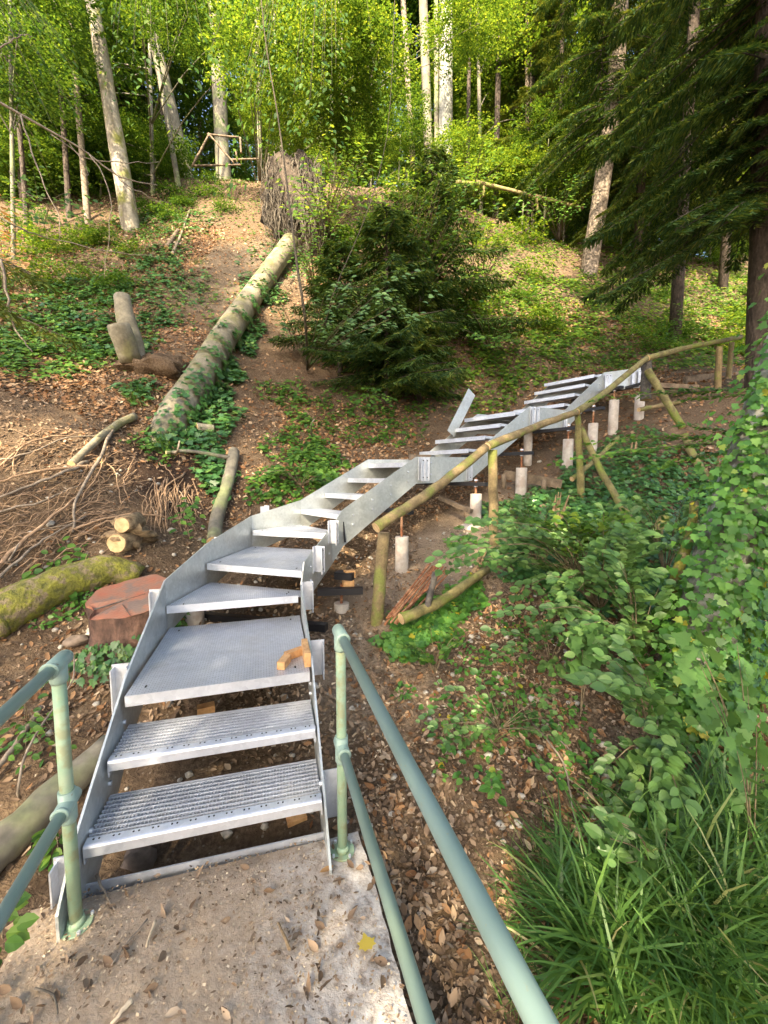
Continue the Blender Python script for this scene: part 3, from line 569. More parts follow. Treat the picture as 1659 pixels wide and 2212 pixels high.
# ------------------------------------------------------------------ WOODEN RAILING
wr = thing('wooden_railing', 'weathered round pole railing with five posts climbing right of the metal stair', 'railing', (1.16, 4.4, .8))
def pole(pts, r0, r1, name='pole', mt='pole', parent=None, seg=14, wob=.004, capm='endwood', n=12):
    P = curve(pts, n, wob); R = [r*(1+random.uniform(-.05, .05)) for r in taper(r0, r1, len(P))]
    mb = MB(); mb.tube(P, R, seg, True, .03, 0, 1); return mb.build(name, [M[mt], M[capm]], parent, True)
pa0, pa1 = at_d(812, 1345, 3.62), at_d(829, 1150, 3.72)
pole([pa0-(0, 0, .1), pa1], .060, .055, 'post', parent=wr)
pb0 = at_d(1068, 1200, 4.4); pb1 = at_d(1064, 972, 4.4); pole([pb0-(0, 0, .1), pb1], .052, .048, 'post', parent=wr)
pc0 = at_d(1257, 1072, 5.3); pc1 = at_d(1247, 893, 5.3); pole([pc0-(0, 0, .1), pc1], .047, .038, 'post', 'mosspole', parent=wr)
pd0 = at_d(1395, 850, 6.6); pd1 = at_d(1397, 772, 6.6); pole([pd0-(0, 0, .1), pd1], .075, .07, 'post', 'darkstake', parent=wr)
pe0 = at_d(1550, 858, 7.6); pe1 = at_d(1554, 749, 7.6); pole([pe0-(0, 0, .1), pe1], .055, .05, 'post', 'pole', parent=wr)
pf0 = at_d(1572, 830, 8.6); pf1 = at_d(1581, 740, 8.6); pole([pf0-(0, 0, .1), pf1], .05, .045, 'post', 'pole', parent=wr)
ra = at_d(812, 1140, 3.55); rb = at_d(1062, 955, 4.35)
pole([ra, at_d(935, 1058, 3.95), at_d(1050, 966, 4.3)], .050, .044, 'rail', parent=wr)
pole([at_d(1052, 965, 4.3), at_d(1150, 925, 4.8), at_d(1250, 888, 5.25)], .044, .040, 'rail', 'pole', parent=wr)
pole([at_d(1245, 890, 5.22), at_d(1310, 845, 5.9), at_d(1402, 770, 6.55)], .044, .042, 'rail', 'mosspole', parent=wr)
pole([at_d(1398, 774, 6.5), at_d(1480, 752, 7.2), at_d(1600, 728, 8.4)], .045, .04, 'rail', 'mosspole', parent=wr)
# leaning and fallen poles
def single(name, label, cat, pts, r0, r1, mt, capm='endwood', group=None, wob=.004, seg=12, n=12):
    o = pole([np.array(p) for p in pts], r0, r1, name, mt, None, seg, wob, capm, n); return tag(o, label, cat, group)
single('leaning_pole', 'long mossy pole leaning down the bank from behind the thin fence post to the leaves', 'pole', [at_d(1255, 925, 5.35), at_d(1300, 1020, 5.0), at_d(1377, 1150, 4.5)], .036, .042, 'mosspole')
single('leaning_pole', 'mossy diagonal pole propped against the dark railing post at the stair top', 'pole', [at_d(1399, 800, 6.5), at_d(1435, 860, 6.3), at_d(1475, 925, 6.1)], .055, .05, 'mosspole')
single('leaning_pole', 'lower dark mossy pole slanting down below the diagonal one on the right bank', 'pole', [at_d(1478, 940, 6.0), at_d(1500, 990, 5.8), at_d(1545, 1065, 5.5)], .05, .055, 'mosspole')
single('fallen_pole', 'yellowish pole rising from the third pillar mound behind the thin fence post', 'pole', [at_d(1235, 1035, 5.4), at_d(1290, 990, 5.7), at_d(1335, 945, 6.0)], .033, .03, 'mosspole')
single('fallen_pole', 'short pale pole lying level behind the dark stem, below the stair end', 'pole', [at_d(1380, 885, 6.8), at_d(1470, 868, 7.3)], .035, .035, 'pole')
single('fallen_pole', 'round pole lying on the edge of the path beside the rusty rods', 'pole', [at_d(866, 1337, 3.35), at_d(950, 1300, 3.55), at_d(1052, 1230, 4.0)], .048, .040, 'mosspole')
single('timber_stub', 'thick sawn log stub leaning in ivy right of the long mossy pole', 'log', [at_d(1412, 1165, 4.3), at_d(1437, 1115, 4.35)], .05, .055, 'mosspole', 'rotwood')
single('wooden_stake', 'small dark stake standing upright against the round pole by the rusty rods', 'stake', [at_d(921, 1318, 3.45), at_d(941, 1236, 3.5)], .030, .026, 'darkstake', 'darkstake')
for i, (u0, v0, u1, v1, d0, d1) in enumerate([(850, 1352, 968, 1240, 3.28, 3.95)]):
    rb_ = thing('rebar_bundle', 'bundle of rusty ribbed steel rods lying on the path beside the leaning post', 'steel rods', at_d(850, 1345, 3.3))
    for k in range(11):
        a = at_d(831+k*4.2, 1340+random.uniform(-6, 26), 3.30+.012*k); bq = at_d(925+k*4.6, 1217+random.uniform(0, 10)+k*1.2, 4.0)
        a[2] += .03+.022*(k % 2); bq[2] += .02*(k % 2); P = curve([a, bq], 90); rr = [.0085*(1.12 if j % 2 else .96) for j in range(len(P))]
        MB().tube(P, rr, 7).build('steel_rod', M['rust'], rb_)
def plank(name, label, cat, a, b_, w, th, mt='plank', parent=None, nrmal=(0, 0, 1)):
    a = np.array(a, float); b_ = np.array(b_, float); mb = MB(); d = n2(b_-a); n = 5; ay = np.cross(np.array(nrmal, float), d); ay /= np.linalg.norm(ay); az = np.cross(d, ay)
    V = []; 
    for i in range(n+1):
        c = a+(b_-a)*i/n
        for s, q in ((-1, -1), (1, -1), (1, 1), (-1, 1)): V.append(c+ay*(s*w/2+random.uniform(-.004, .004))+az*(q*th/2+random.uniform(-.003, .003)))
    Fs = [(i*4+k, i*4+(k+1) % 4, i*4+4+(k+1) % 4, i*4+4+k) for i in range(n) for k in range(4)]+[(3, 2, 1, 0), (n*4, n*4+1, n*4+2, n*4+3)]
    mb.add(V, Fs); o = mb.build(name, M[mt], parent)
    if label: tag(o, label, cat)
    return o
# old timber steps of the former path
def step(label, a, b_, h=.12, th=.06, stakes=()):
    t_ = thing('timber_step', label, 'step', a); plank('board', None, None, a, b_, th, h, 'plank', t_)
    for u, v, d, hh in stakes:
        p = at_d(u, v, d); MB().tube([p-(0, 0, .1), p+(0, 0, hh)], .032, 10, True, .05).build('stake', M['plank'], t_, True)
step('old timber path step held by short stakes behind the third pillar', at_d(1088, 1025, 5.75), at_d(1213, 1046, 5.5), .12, .05, [(1088, 1040, 5.6, .1), (1175, 1050, 5.5, .09)])
step('long old timber step at the top right behind the two upright posts', at_d(1478, 822, 8.6), at_d(1610, 808, 8.9), .16, .08, [])
step('dark timber step right of the stair end, under the pole railing', at_d(1402, 832, 7.4), at_d(1505, 838, 7.5), .08, .1)
step('narrow old timber edging left of the second pillar under the stair', at_d(950, 1075, 5.4), at_d(1018, 1105, 5.0), .05, .06)
plank('timber_board', 'pale split board lying along the bank at the far right steps', 'board', at_d(1545, 880, 8.0), at_d(1605, 832, 8.4), .09, .04, 'pole')
plank('timber_board', 'short pale board on the bank below the far right steps', 'board', at_d(1510, 905, 7.6), at_d(1560, 872, 7.9), .08, .04, 'pole')
def splinters(label, u, v, d, hgt, n=7):
    p = at_d(u, v, d); t_ = thing('broken_stump', label, 'broken wood', p)
    for k in range(n):
        a = p+np.array((random.uniform(-.05, .05), random.uniform(-.03, .03), -.05)); b_ = a+np.array((random.uniform(.0, .14), .0, hgt*random.uniform(.6, 1.1)))
        MB().tube([a, (a+b_)/2+random.uniform(-.01, .01), b_], [.02, .017, .006], 6, True, .2).build('splinter', M['rotwood'], t_)
splinters('upright splintered wood beside the second fence post and the end of the round pole', 1030, 1225, 4.1, .24, 8)
splinters('tall rotten splintered post in ivy below the third pillar', 1200, 1140, 4.7, .42, 7)
splinters('rotten grey split post standing left of the ivy under the tallest pillars', 1365, 1010, 6.2, .55, 5)
# small timber bits on the steel
def block(label, u, v, z, L, ang, w=.045, h=.045, mt='freshwood', cat='wood block', name='wood_block'):
    p = at_z(u, v, z) if z is not None else None; p = np.array((p[0], p[1], z+h/2+.001)); mb = MB(); mb.box(p, L, w, h, ax=(math.cos(ang), math.sin(ang), 0)); return tag(mb.build(name, M[mt]), label, cat)
block('small square wooden block nearest the front edge on the perforated landing', 614, 1438, .545, .11, 1.45)
block('middle wooden wedge lying diagonally on the perforated landing', 636, 1419, .545, .12, .8, .04)
block('tall wooden offcut leaning along the right stringer of the perforated landing', 661, 1424, .545, .22, 1.85, .035, .085)
p = at_d(907, 988, 5.2); mb = MB(); mb.box(p+(0, 0, 0), .26, .09, .065, ax=(.95, .25, 0)); tag(mb.build('timber_offcut', M['plank']), 'brown wooden beam offcut lying on the stair landing joint', 'wood block')
for u, v, d, lb in ((755, 1240, 3.9, 'orange wooden wedge beside the black steel jack right of the winder treads'), (640, 1776, 2.0, 'orange timber support block seen under the lowest grating tread'), (445, 1535, 2.45, 'yellowish wood prop below the landing front edge'), (752, 1262, 3.85, 'small square wooden spacer under the black steel jack'), (396, 1340, 3.5, 'small orange wedge below the wedge shaped tread')):
    p = at_d(u, v, d); p[2] = p[2] if v > 1700 else max(p[2], float(H(p[0], p[1])[0])+.03); mb = MB(); mb.box(p, .10, .06, .07, ax=(1, .5, 0)); tag(mb.build('wood_block', M['freshwood']), lb, 'wood block')

#@@PART2
# ------------------------------------------------------------------ FOLIAGE PROTOTYPES
def crown_arrays(seed, ncl, lpc, R, size, flat=.10, spread=.42, shell=.45, tpl=L_DIA):
    g = np.random.default_rng(seed); d = g.normal(0, 1, (ncl, 3)); d /= np.linalg.norm(d, axis=1)[:, None]
    lump = 1+.28*np.sin(d[:, 0]*4+seed)+.22*np.sin(d[:, 1]*5+2*seed)*np.cos(d[:, 2]*4)
    r = (shell+(1-shell)*g.random(ncl))**.6*lump; C_ = d*r[:, None]*np.array(R)
    dr = d.copy(); dr[:, 2] = dr[:, 2]*.15-.12; dr += g.normal(0, .35, dr.shape)*np.array((1, 1, .3)); dr /= np.linalg.norm(dr, axis=1)[:, None]
    t_ = g.random((ncl, lpc)); sd_ = g.normal(0, spread*.38, (ncl, lpc)); side = np.cross(dr, (0, 0, 1.)); side /= np.linalg.norm(side, axis=1)[:, None]
    P = C_[:, None]+dr[:, None]*(t_[..., None]-.4)*spread*2.2+side[:, None]*(sd_*(1.2-t_))[..., None]; P = P+g.normal(0, flat, P.shape)*np.array((.4, .4, 1)); P[..., 2] -= .25*spread*t_**2
    D = dr[:, None]+np.sign(sd_)[..., None]*side[:, None]*.9+g.normal(0, .3, P.shape); N = np.array((0, 0, 1.))+g.normal(0, .42, P.shape)
    return tpl, P.reshape(-1, 3), D.reshape(-1, 3), N.reshape(-1, 3), size*g.uniform(.65, 1.25, ncl*lpc)
def proto_mesh(name, arrs, material, wid=1.0):
    tpl, P, D, N, Sz = arrs; o = mesh(name, *leaves_arrays(tpl, P, D, N, Sz, wid), material); me = o.data; bpy.data.objects.remove(o); return me
CR = {}
for i in range(3):
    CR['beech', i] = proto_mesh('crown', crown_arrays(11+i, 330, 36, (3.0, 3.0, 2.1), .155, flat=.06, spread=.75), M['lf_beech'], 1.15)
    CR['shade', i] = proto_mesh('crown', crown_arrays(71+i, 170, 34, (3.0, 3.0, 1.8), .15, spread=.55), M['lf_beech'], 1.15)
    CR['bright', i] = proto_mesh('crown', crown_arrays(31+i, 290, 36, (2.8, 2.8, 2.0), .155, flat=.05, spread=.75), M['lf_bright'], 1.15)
for i in range(2):
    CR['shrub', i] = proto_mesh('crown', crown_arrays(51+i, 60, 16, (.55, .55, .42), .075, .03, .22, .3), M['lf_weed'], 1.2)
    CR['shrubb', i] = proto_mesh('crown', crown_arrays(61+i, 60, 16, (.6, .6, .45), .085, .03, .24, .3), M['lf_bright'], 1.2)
def spruce_arrays(seed, h0, h1, L0, L1, nb, droop=.5, bl=.13, per=9, az=None, steps=16):
    g = np.random.default_rng(seed); Ps, Ds, Ns = [], [], []; stems = []
    for k in range(nb):
        f = (k+g.random())/nb; h = h0+(h1-h0)*f; L = (L0+(L1-L0)*f)*g.uniform(.7, 1.15); a = g.uniform(0, 2*PI) if az is None else g.uniform(*az)
        dx = np.array((math.cos(a), math.sin(a), 0)); sd_ = np.array((-dx[1], dx[0], 0)); n = max(6, int(steps*L/2)); tt = (np.arange(n)+.5)/n
        B = dx*L*tt[:, None]+np.array((0, 0, 1))*(h-droop*L*tt**1.5+.12*L*tt**4)[:, None]; stems.append((B[0]*0+np.array((0, 0, h)), B[n//2], B[-1]))
        for s in (-1, 1):
            tl = (.34+.30*L*.3)*(1.05-tt)**.6*g.uniform(.7, 1.1, n)
            td = dx*.55+sd_*s*.8+np.array((0, 0, -.35)); td = td/np.linalg.norm(td)
            q = (np.arange(per)+.4)/per
            P = B[:, None]+td*(tl[:, None]*q)[..., None]; P[..., 2] -= (.35*tl[:, None]*q**2)
            for s2 in (-1, 1):
                Dd = td+np.cross(td, (0, 0, 1.))*s2*.75+g.normal(0, .25, P.shape)+np.array((0, 0, -.15))
                Ps.append(P.reshape(-1, 3)); Ds.append(Dd.reshape(-1, 3)); Ns.append((np.array((0, 0, 1.))+g.normal(0, .4, P.shape)).reshape(-1, 3))
    P = np.concatenate(Ps); return (L_NEEDLE, P, np.concatenate(Ds), np.concatenate(Ns), bl*g.uniform(.7, 1.3, len(P))), stems
def limbs(name, stems, r, material, parent, base=(0, 0, 0)):
    o = _limbs(name, stems, r, material, parent, base); o['kind'] = 'stuff'; return o
def _limbs(name, stems, r, material, parent, base=(0, 0, 0)):
    mb = MB(); bz = np.array(base, float)
    for s in stems: P = curve([np.array(p)+bz for p in s], 4); mb.tube(P, taper(r, r*.25, len(P)), 5, False)
    return mb.build(name, material, parent, True)
def inst(name, me, parent, loc, scale=1.0, rz=None, sz=None):
    o = bpy.data.objects.new(name, me); COL.objects.link(o); o.parent = parent; o.location = tuple(np.array(loc, float)-np.array(parent.location))
    o.rotation_euler = (0, 0, random.uniform(0, 6.28) if rz is None else rz); o.scale = (scale, scale, scale if sz is None else sz); return o
def trunk_path(base, top, ext=0, bend=.0, n=5):
    b_ = np.array(base, float); t_ = np.array(top, float); t2 = t_+(t_-b_)*ext
    return curve([b_-(0, 0, .5), b_, b_*.5+t2*.5+np.array((bend, 0, 0)), t2], 16)
def flare(P, r0, r1):
    n = len(P); return [(r0+(r1-r0)*i/(n-1))*(1+.55*math.exp(-i*.9)) for i in range(n)]
def tree(name, label, uvb, uvt, wpx, mt, crowns=(), ext=.6, group=None, cat='tree', d=None, taperf=.6, bend=0, kind='beech', limbn=5, dtop=0):
    if d is None:
        b_ = hit(*uvb)
    else: b_ = at_d(*uvb, d)
    dd_ = b_[1]; top = at_d(*uvt, dd_+dtop); t_ = thing(name, label, cat, b_, group); r0 = wpx*dd_/890/2
    P = trunk_path(b_, top, ext, bend); R = flare(P, r0, r0*taperf); R = [r*random.uniform(.96, 1.04) for r in R]
    mb = MB(); mb.tube(P, R, 14, True, .035); mb.build('trunk', M[mt], t_, True)
    cs = []
    for i, (u, v, dc, s) in enumerate(crowns):
        c = at_d(u, v, dc); inst('crown', CR[kind, i % 3], t_, c, s); cs.append(c)
    if cs:
        st_ = []
        for c in cs:
            for k in range(limbn):
                e = c+np.array([random.uniform(-1.6, 1.6) for _ in range(3)])*np.array((1, 1, .6)); j = min(range(3, len(P)), key=lambda q: abs(P[q][2]-(e[2]-1.2)))
                st_.append((P[j], (P[j]+e)/2+np.array((0, 0, .3)), e))
        limbs('limbs', st_, r0*.28, M[mt], t_)
    return t_
# ------------------------------------------------------------------ THE LARGE TREES IN VIEW
tree('beech_tree', 'leaning tree on the left, pale bark coloured as sunlit, with a mossy right edge', (283, 492), (228, 170), 40, 'sunlit_wood', [(140, -60, 16, .5), (290, -100, 16, .5)], .5, kind='beech')
tree('beech_tree', 'slanting tree on the ridge left of the sky gap', (405, 345), (328, 60), 30, 'beech', [(330, -60, 20.5, .8)], .5)
tree('beech_tree', 'broad pale tree on the ridge behind the rough pole frame', (482, 335), (466, 60), 34, 'beech', [(520, -30, 21.5, .9)], .5)
tree('thin_tree', 'thin dark tree with brown dead foliage at upper left', (190, 480), (150, 20), 14, 'twig', [(100, -40, 13, .7)], .4)
tree('thin_tree', 'thin leaning tree between the broad left trunk and the ridge tree', (385, 400), (318, 10), 13, 'beech', [], .5)
tree('beech_tree', 'tall straight smooth grey beech, the widest trunk at upper centre', (963, 385), (964, 20), 30, 'beech_pale', [(1060, -160, 20, .9), (850, -220, 20, .9)], .8, taperf=.85)
tree('beech_tree', 'yellowish slender trunk leaning left, leftmost of the pale central group', (896, 345), (872, 20), 15, 'pinebark', [(830, -40, 21, .8)], .5)
tree('beech_tree', 'slender pale trunk just left of the widest beech', (930, 355), (914, 0), 20, 'beech', [(900, -180, 20, .8)], .5, taperf=.8)
tree('beech_tree', 'thin trunk half hidden between the two pale central trunks', (944, 362), (942, 0), 12, 'beech', [], .5)
tree('spruce_sapling', 'twin stemmed thin bare trunk standing right of centre above the slope', (1140, 485), (1138, 60), 9, 'pinebark', [], .3, taperf=.7)
tree('spruce_sapling', 'thin bare trunk close beside the twin stem, slightly shorter', (1152, 484), (1146, 110), 8, 'pinebark', [], .1, taperf=.6)
sp1 = tree('spruce_tree', 'tall leaning spruce with flaky sunlit bark at the foot, upper right', (1272, 590), (1310, 130), 38, 'pinebark', [], .9, taperf=.7, bend=.4)
sp2 = tree('spruce_tree', 'dark spruce trunk at the right edge of the picture behind the top steps', (1636, 860), (1654, 250), 46, 'spruce', [], 1.0, taperf=.8)
ar, stems = spruce_arrays(5, -6, 7, 3.6, 2.6, 150, .62, .17, 9)
SPR = proto_mesh('needles', ar, M['lf_dark'])
ar, stems_b = spruce_arrays(15, -6, 7, 3.4, 2.2, 95, .85, .16, 8)
SPB = proto_mesh('needles', ar, M['lf_dark'])
ar2, stems2 = spruce_arrays(9, -5, 6, 3.0, 2.2, 110, .7, .16, 8)
SPO = proto_mesh('needles', ar2, M['lf_olive'])
def spr(t_, c, me, stm, s, r=.014, rz=0):
    inst('needles', me, t_, c, s, rz); limbs('boughs', [[np.array(p)*s for p in x] for x in stm], r, M['spruce'], t_, c)
b_ = np.array(sp1.location); spr(sp1, at_d(1305, -20, b_[1]), SPB, stems_b, .95)
b2 = np.array(sp2.location); spr(sp2, at_d(1680, -140, b2[1]), SPR, stems, .72)
# further spruces filling the dark upper right
for (u, v, d, s, me_, sm, lb) in ((1510, -150, 12.5, .8, SPB, stems_b, 'dark spruce between the flaky trunk and the right edge, hanging low branches'), (1790, -190, 7.0, .5, SPB, stems_b, 'nearest dark spruce boughs at the top right corner'),
        (1150, 130, 20, .95, SPO, stems2, 'olive spruce with drooping sunlit twigs around the twin bare stems'), (1395, 200, 17, .85, SPO, stems2, 'olive spruce behind the leaning flaky trunk'), (20, -60, 15, .7, SPR, stems, 'dark conifer in the upper left corner'), (1010, 120, 27, 1.1, SPO, stems2, 'far conifer behind the tall grey beech'), (250, 120, 21, 1.0, SPR, stems, 'dark conifer on the ridge behind the broad left trunk'), (1590, 200, 16, .65, SPO, stems2, 'low dark spruce behind the right edge trunk')):
    c = at_d(u, v, d); gz = float(H(c[0], c[1])[0]); t_ = thing('spruce_tree', lb, 'tree', (c[0], c[1], gz)); spr(t_, c, me_, sm, s)
    MB().tube([(c[0], c[1], gz-.3), (c[0], c[1], c[2]+6*s), (c[0], c[1], c[2]+10*s)], [.17, .11, .03], 10).build('trunk', M['spruce'], t_, True)
for i, (ub, ut, w_, mt_) in enumerate([((150, 470), (120, 0), 12, 'spruce'), ((60, 500), (20, 0), 10, 'spruce'), ((350, 345), (345, 0), 7, 'spruce'), ((560, 345), (555, 0), 9, 'beech'), ((690, 345), (700, 0), 8, 'beech'), ((740, 350), (735, 0), 12, 'pinebark'), ((800, 355), (805, 0), 8, 'spruce'), ((1010, 400), (1015, 0), 9, 'spruce'), ((1070, 430), (1080, 0), 13, 'spruce'), ((1210, 470), (1215, 0), 10, 'spruce'), ((1400, 500), (1420, 0), 14, 'spruce'), ((610, 345), (590, 0), 6, 'beech')]):
    tree('slim_tree', 'slim dark tree trunk standing along the ridge', ub, ut, w_, mt_, [], .3, group='slim trunks along the ridge', taperf=.7, d=None)
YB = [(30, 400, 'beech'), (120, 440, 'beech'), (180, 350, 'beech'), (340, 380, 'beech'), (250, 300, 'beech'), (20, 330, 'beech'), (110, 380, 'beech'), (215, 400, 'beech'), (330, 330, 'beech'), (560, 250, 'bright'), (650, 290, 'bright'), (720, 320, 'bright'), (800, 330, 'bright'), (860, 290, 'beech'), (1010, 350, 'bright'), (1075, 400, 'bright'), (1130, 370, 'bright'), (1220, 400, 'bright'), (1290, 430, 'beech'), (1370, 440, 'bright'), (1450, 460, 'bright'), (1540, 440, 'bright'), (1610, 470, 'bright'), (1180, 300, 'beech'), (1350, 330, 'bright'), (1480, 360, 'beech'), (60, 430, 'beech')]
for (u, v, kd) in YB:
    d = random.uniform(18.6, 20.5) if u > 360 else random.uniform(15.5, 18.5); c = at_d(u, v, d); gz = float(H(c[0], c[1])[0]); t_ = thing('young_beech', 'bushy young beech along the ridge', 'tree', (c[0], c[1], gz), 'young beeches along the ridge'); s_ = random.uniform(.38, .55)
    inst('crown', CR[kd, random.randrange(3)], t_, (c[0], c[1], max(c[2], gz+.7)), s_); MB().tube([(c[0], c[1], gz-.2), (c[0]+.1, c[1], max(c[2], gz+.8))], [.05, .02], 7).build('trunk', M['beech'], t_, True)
# ridge and slope woods
k = 0
ridge_lab = 'leafy beech tree of the wood growing on and beyond the ridge'
def wood_tree(x, y, hs, kind, s, r=.13, lab=ridge_lab, grp='trees of the wood beyond the ridge'):
    gz = float(H(x, y)[0]); t_ = thing('beech_tree', lab, 'tree', (x, y, gz), grp); lean = random.uniform(-.8, .8); top = max(hs)+3
    P = curve([(x, y, gz-.4), (x+lean*.4, y, gz+top*.5), (x+lean, y, gz+top)], 8); MB().tube(P, taper(r, r*.45, len(P)), 8, True, .04).build('trunk', M[random.choice(['beech', 'beech', 'pinebark', 'spruce'])], t_, True)
    st_ = []
    for i, h in enumerate(hs):
        c = np.array((x+lean*h/top+random.uniform(-.7, .7), y+random.uniform(-.7, .7), gz+h)); inst('crown', CR[kind, random.randrange(3)], t_, c, s*random.uniform(.85, 1.15))
        for q in range(4): e = c+np.array([random.uniform(-1.7, 1.7), random.uniform(-1.7, 1.7), random.uniform(-.5, 1)]); st_.append(((x+lean*.3, y, gz+max(h-1.5, .5)), (c+np.array((x, y, gz+h)))/2, e))
    limbs('limbs', st_, .05, M['beech'], t_); return t_
for i, (az, y) in enumerate([(-.95, 22), (-.82, 27), (-.70, 23), (-.60, 31), (-.42, 26), (-.30, 33), (-.16, 24), (-.08, 31), (.05, 24), (.12, 33), (.22, 25), (.33, 31), (.42, 24), (.52, 30), (.66, 24), (.8, 29), (.95, 24), (-.5, 38), (-.2, 41), (.05, 43), (.3, 41), (-1.1, 30), (.6, 39), (1.1, 30), (-.75, 38), (.9, 38)]):
    kind = 'bright' if (-.2 < az < .5 and i % 3 != 2) else 'beech'
    lo = -.62 < az < .12
    wood_tree(az*y, y, ([6.5+random.random()*1.5, 11+random.random()*2] if lo else [2.6+random.random()*1.5, 7+random.random()*2, 11.5+random.random()*2]) if i % 2 else ([5.2+random.random(), 9+random.random()*2, 13.5] if lo else [1.8+random.random(), 5+random.random(), 9+random.random()*2, 13.5]), kind, .8+.008*y)
# nearer leafy trees whose boughs hang into the top of the view
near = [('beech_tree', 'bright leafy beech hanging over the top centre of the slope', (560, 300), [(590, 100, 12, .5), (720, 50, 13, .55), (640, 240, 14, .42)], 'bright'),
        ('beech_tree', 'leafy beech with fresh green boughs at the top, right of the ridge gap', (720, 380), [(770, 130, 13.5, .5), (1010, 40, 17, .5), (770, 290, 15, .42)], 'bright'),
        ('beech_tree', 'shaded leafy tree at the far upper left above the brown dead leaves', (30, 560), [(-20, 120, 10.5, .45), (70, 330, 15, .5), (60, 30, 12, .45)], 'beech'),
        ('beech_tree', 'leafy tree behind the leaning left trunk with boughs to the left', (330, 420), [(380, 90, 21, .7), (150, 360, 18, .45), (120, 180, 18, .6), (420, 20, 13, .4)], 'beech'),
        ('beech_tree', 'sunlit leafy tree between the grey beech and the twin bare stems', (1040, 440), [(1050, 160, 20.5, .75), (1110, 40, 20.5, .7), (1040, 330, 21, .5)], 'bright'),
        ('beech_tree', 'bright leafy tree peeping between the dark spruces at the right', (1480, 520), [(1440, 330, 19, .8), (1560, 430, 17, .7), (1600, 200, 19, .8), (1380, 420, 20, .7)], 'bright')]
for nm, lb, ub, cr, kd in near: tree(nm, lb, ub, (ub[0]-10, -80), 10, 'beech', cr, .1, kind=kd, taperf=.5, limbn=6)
# unseen trees added behind the viewer, crowns set to shade platform, stair and slope
for i, (x, y, h, s) in enumerate([(-1.6, -6.5, 7.0, .85), (2.2, -7.0, 8.0, .8), (-6.0, -7.5, 8.2, .8), (6.5, -7, 8.4, .9), (.5, -11, 11.5, 1.0), (-5, -12.5, 12.5, 1.0), (6, -12, 12.4, 1.0), (-11, -9, 10.5, 1.0), (11, -9, 10, 1.0)]):
    t_ = wood_tree(x, y, [h]+{0: [h+5.5, 17.3], 1: [h+5.5, 17], 2: [h+5.5, 15.6], 3: [h+5.5, 19], 4: [h+5.5, h+10], 5: [h+5.5, h+10], 7: [16.5, 21]}.get(i, []), 'beech' if i in (0, 1, 2, 4, 7) else 'shade', s*.9, .16, 'unseen leafy tree added behind the viewpoint for shade', 'unseen shade trees behind the viewpoint')
# ------------------------------------------------------------------ DARK YEW-LIKE YOUNG CONIFERS IN THE CENTRE
def conifer(label, u, v, vtop, d, wid, me_kind='lf_dark', seed=1, nb=70, droop=.25):
    b_ = hit(u, v); b_ = at_d(u, v, d); b_[2] = float(H(b_[0], b_[1])[0]); h = at_d(u, vtop, d)[2]-b_[2]
    t_ = thing('young_conifer', label, 'conifer', b_); ar, sm = spruce_arrays(seed, .12*h, h, wid, wid*.18, nb, droop, .12, 7, None, 20)
    tpl, P, D, N, Sz = ar; leaves('needles', tpl, P+b_, D, N, Sz, M[me_kind], t_); limbs('boughs', sm, .015, M['spruce'], t_, b_)
    MB().tube([b_-(0, 0, .2), b_+(0, 0, h*.5), b_+(0, 0, h)], [.06, .04, .01], 8).build('trunk', M['spruce'], t_, True); return t_
conifer('dark dense young conifer in the middle of the slope above the stair', 835, 830, 450, 8.6, 2.05, seed=3, nb=100)
conifer('dark conifer uphill behind the dense middle one, below the grey beech', 930, 700, 330, 11.0, 2.5, seed=4, nb=100)
conifer('small dark conifer left of the dense middle one beside the thin sapling', 735, 790, 520, 9.2, 1.6, seed=6, nb=75)
conifer('low olive conifer with lit tips right of the dense middle one', 905, 850, 640, 8.9, 1.3, 'lf_olive', 8, 50)
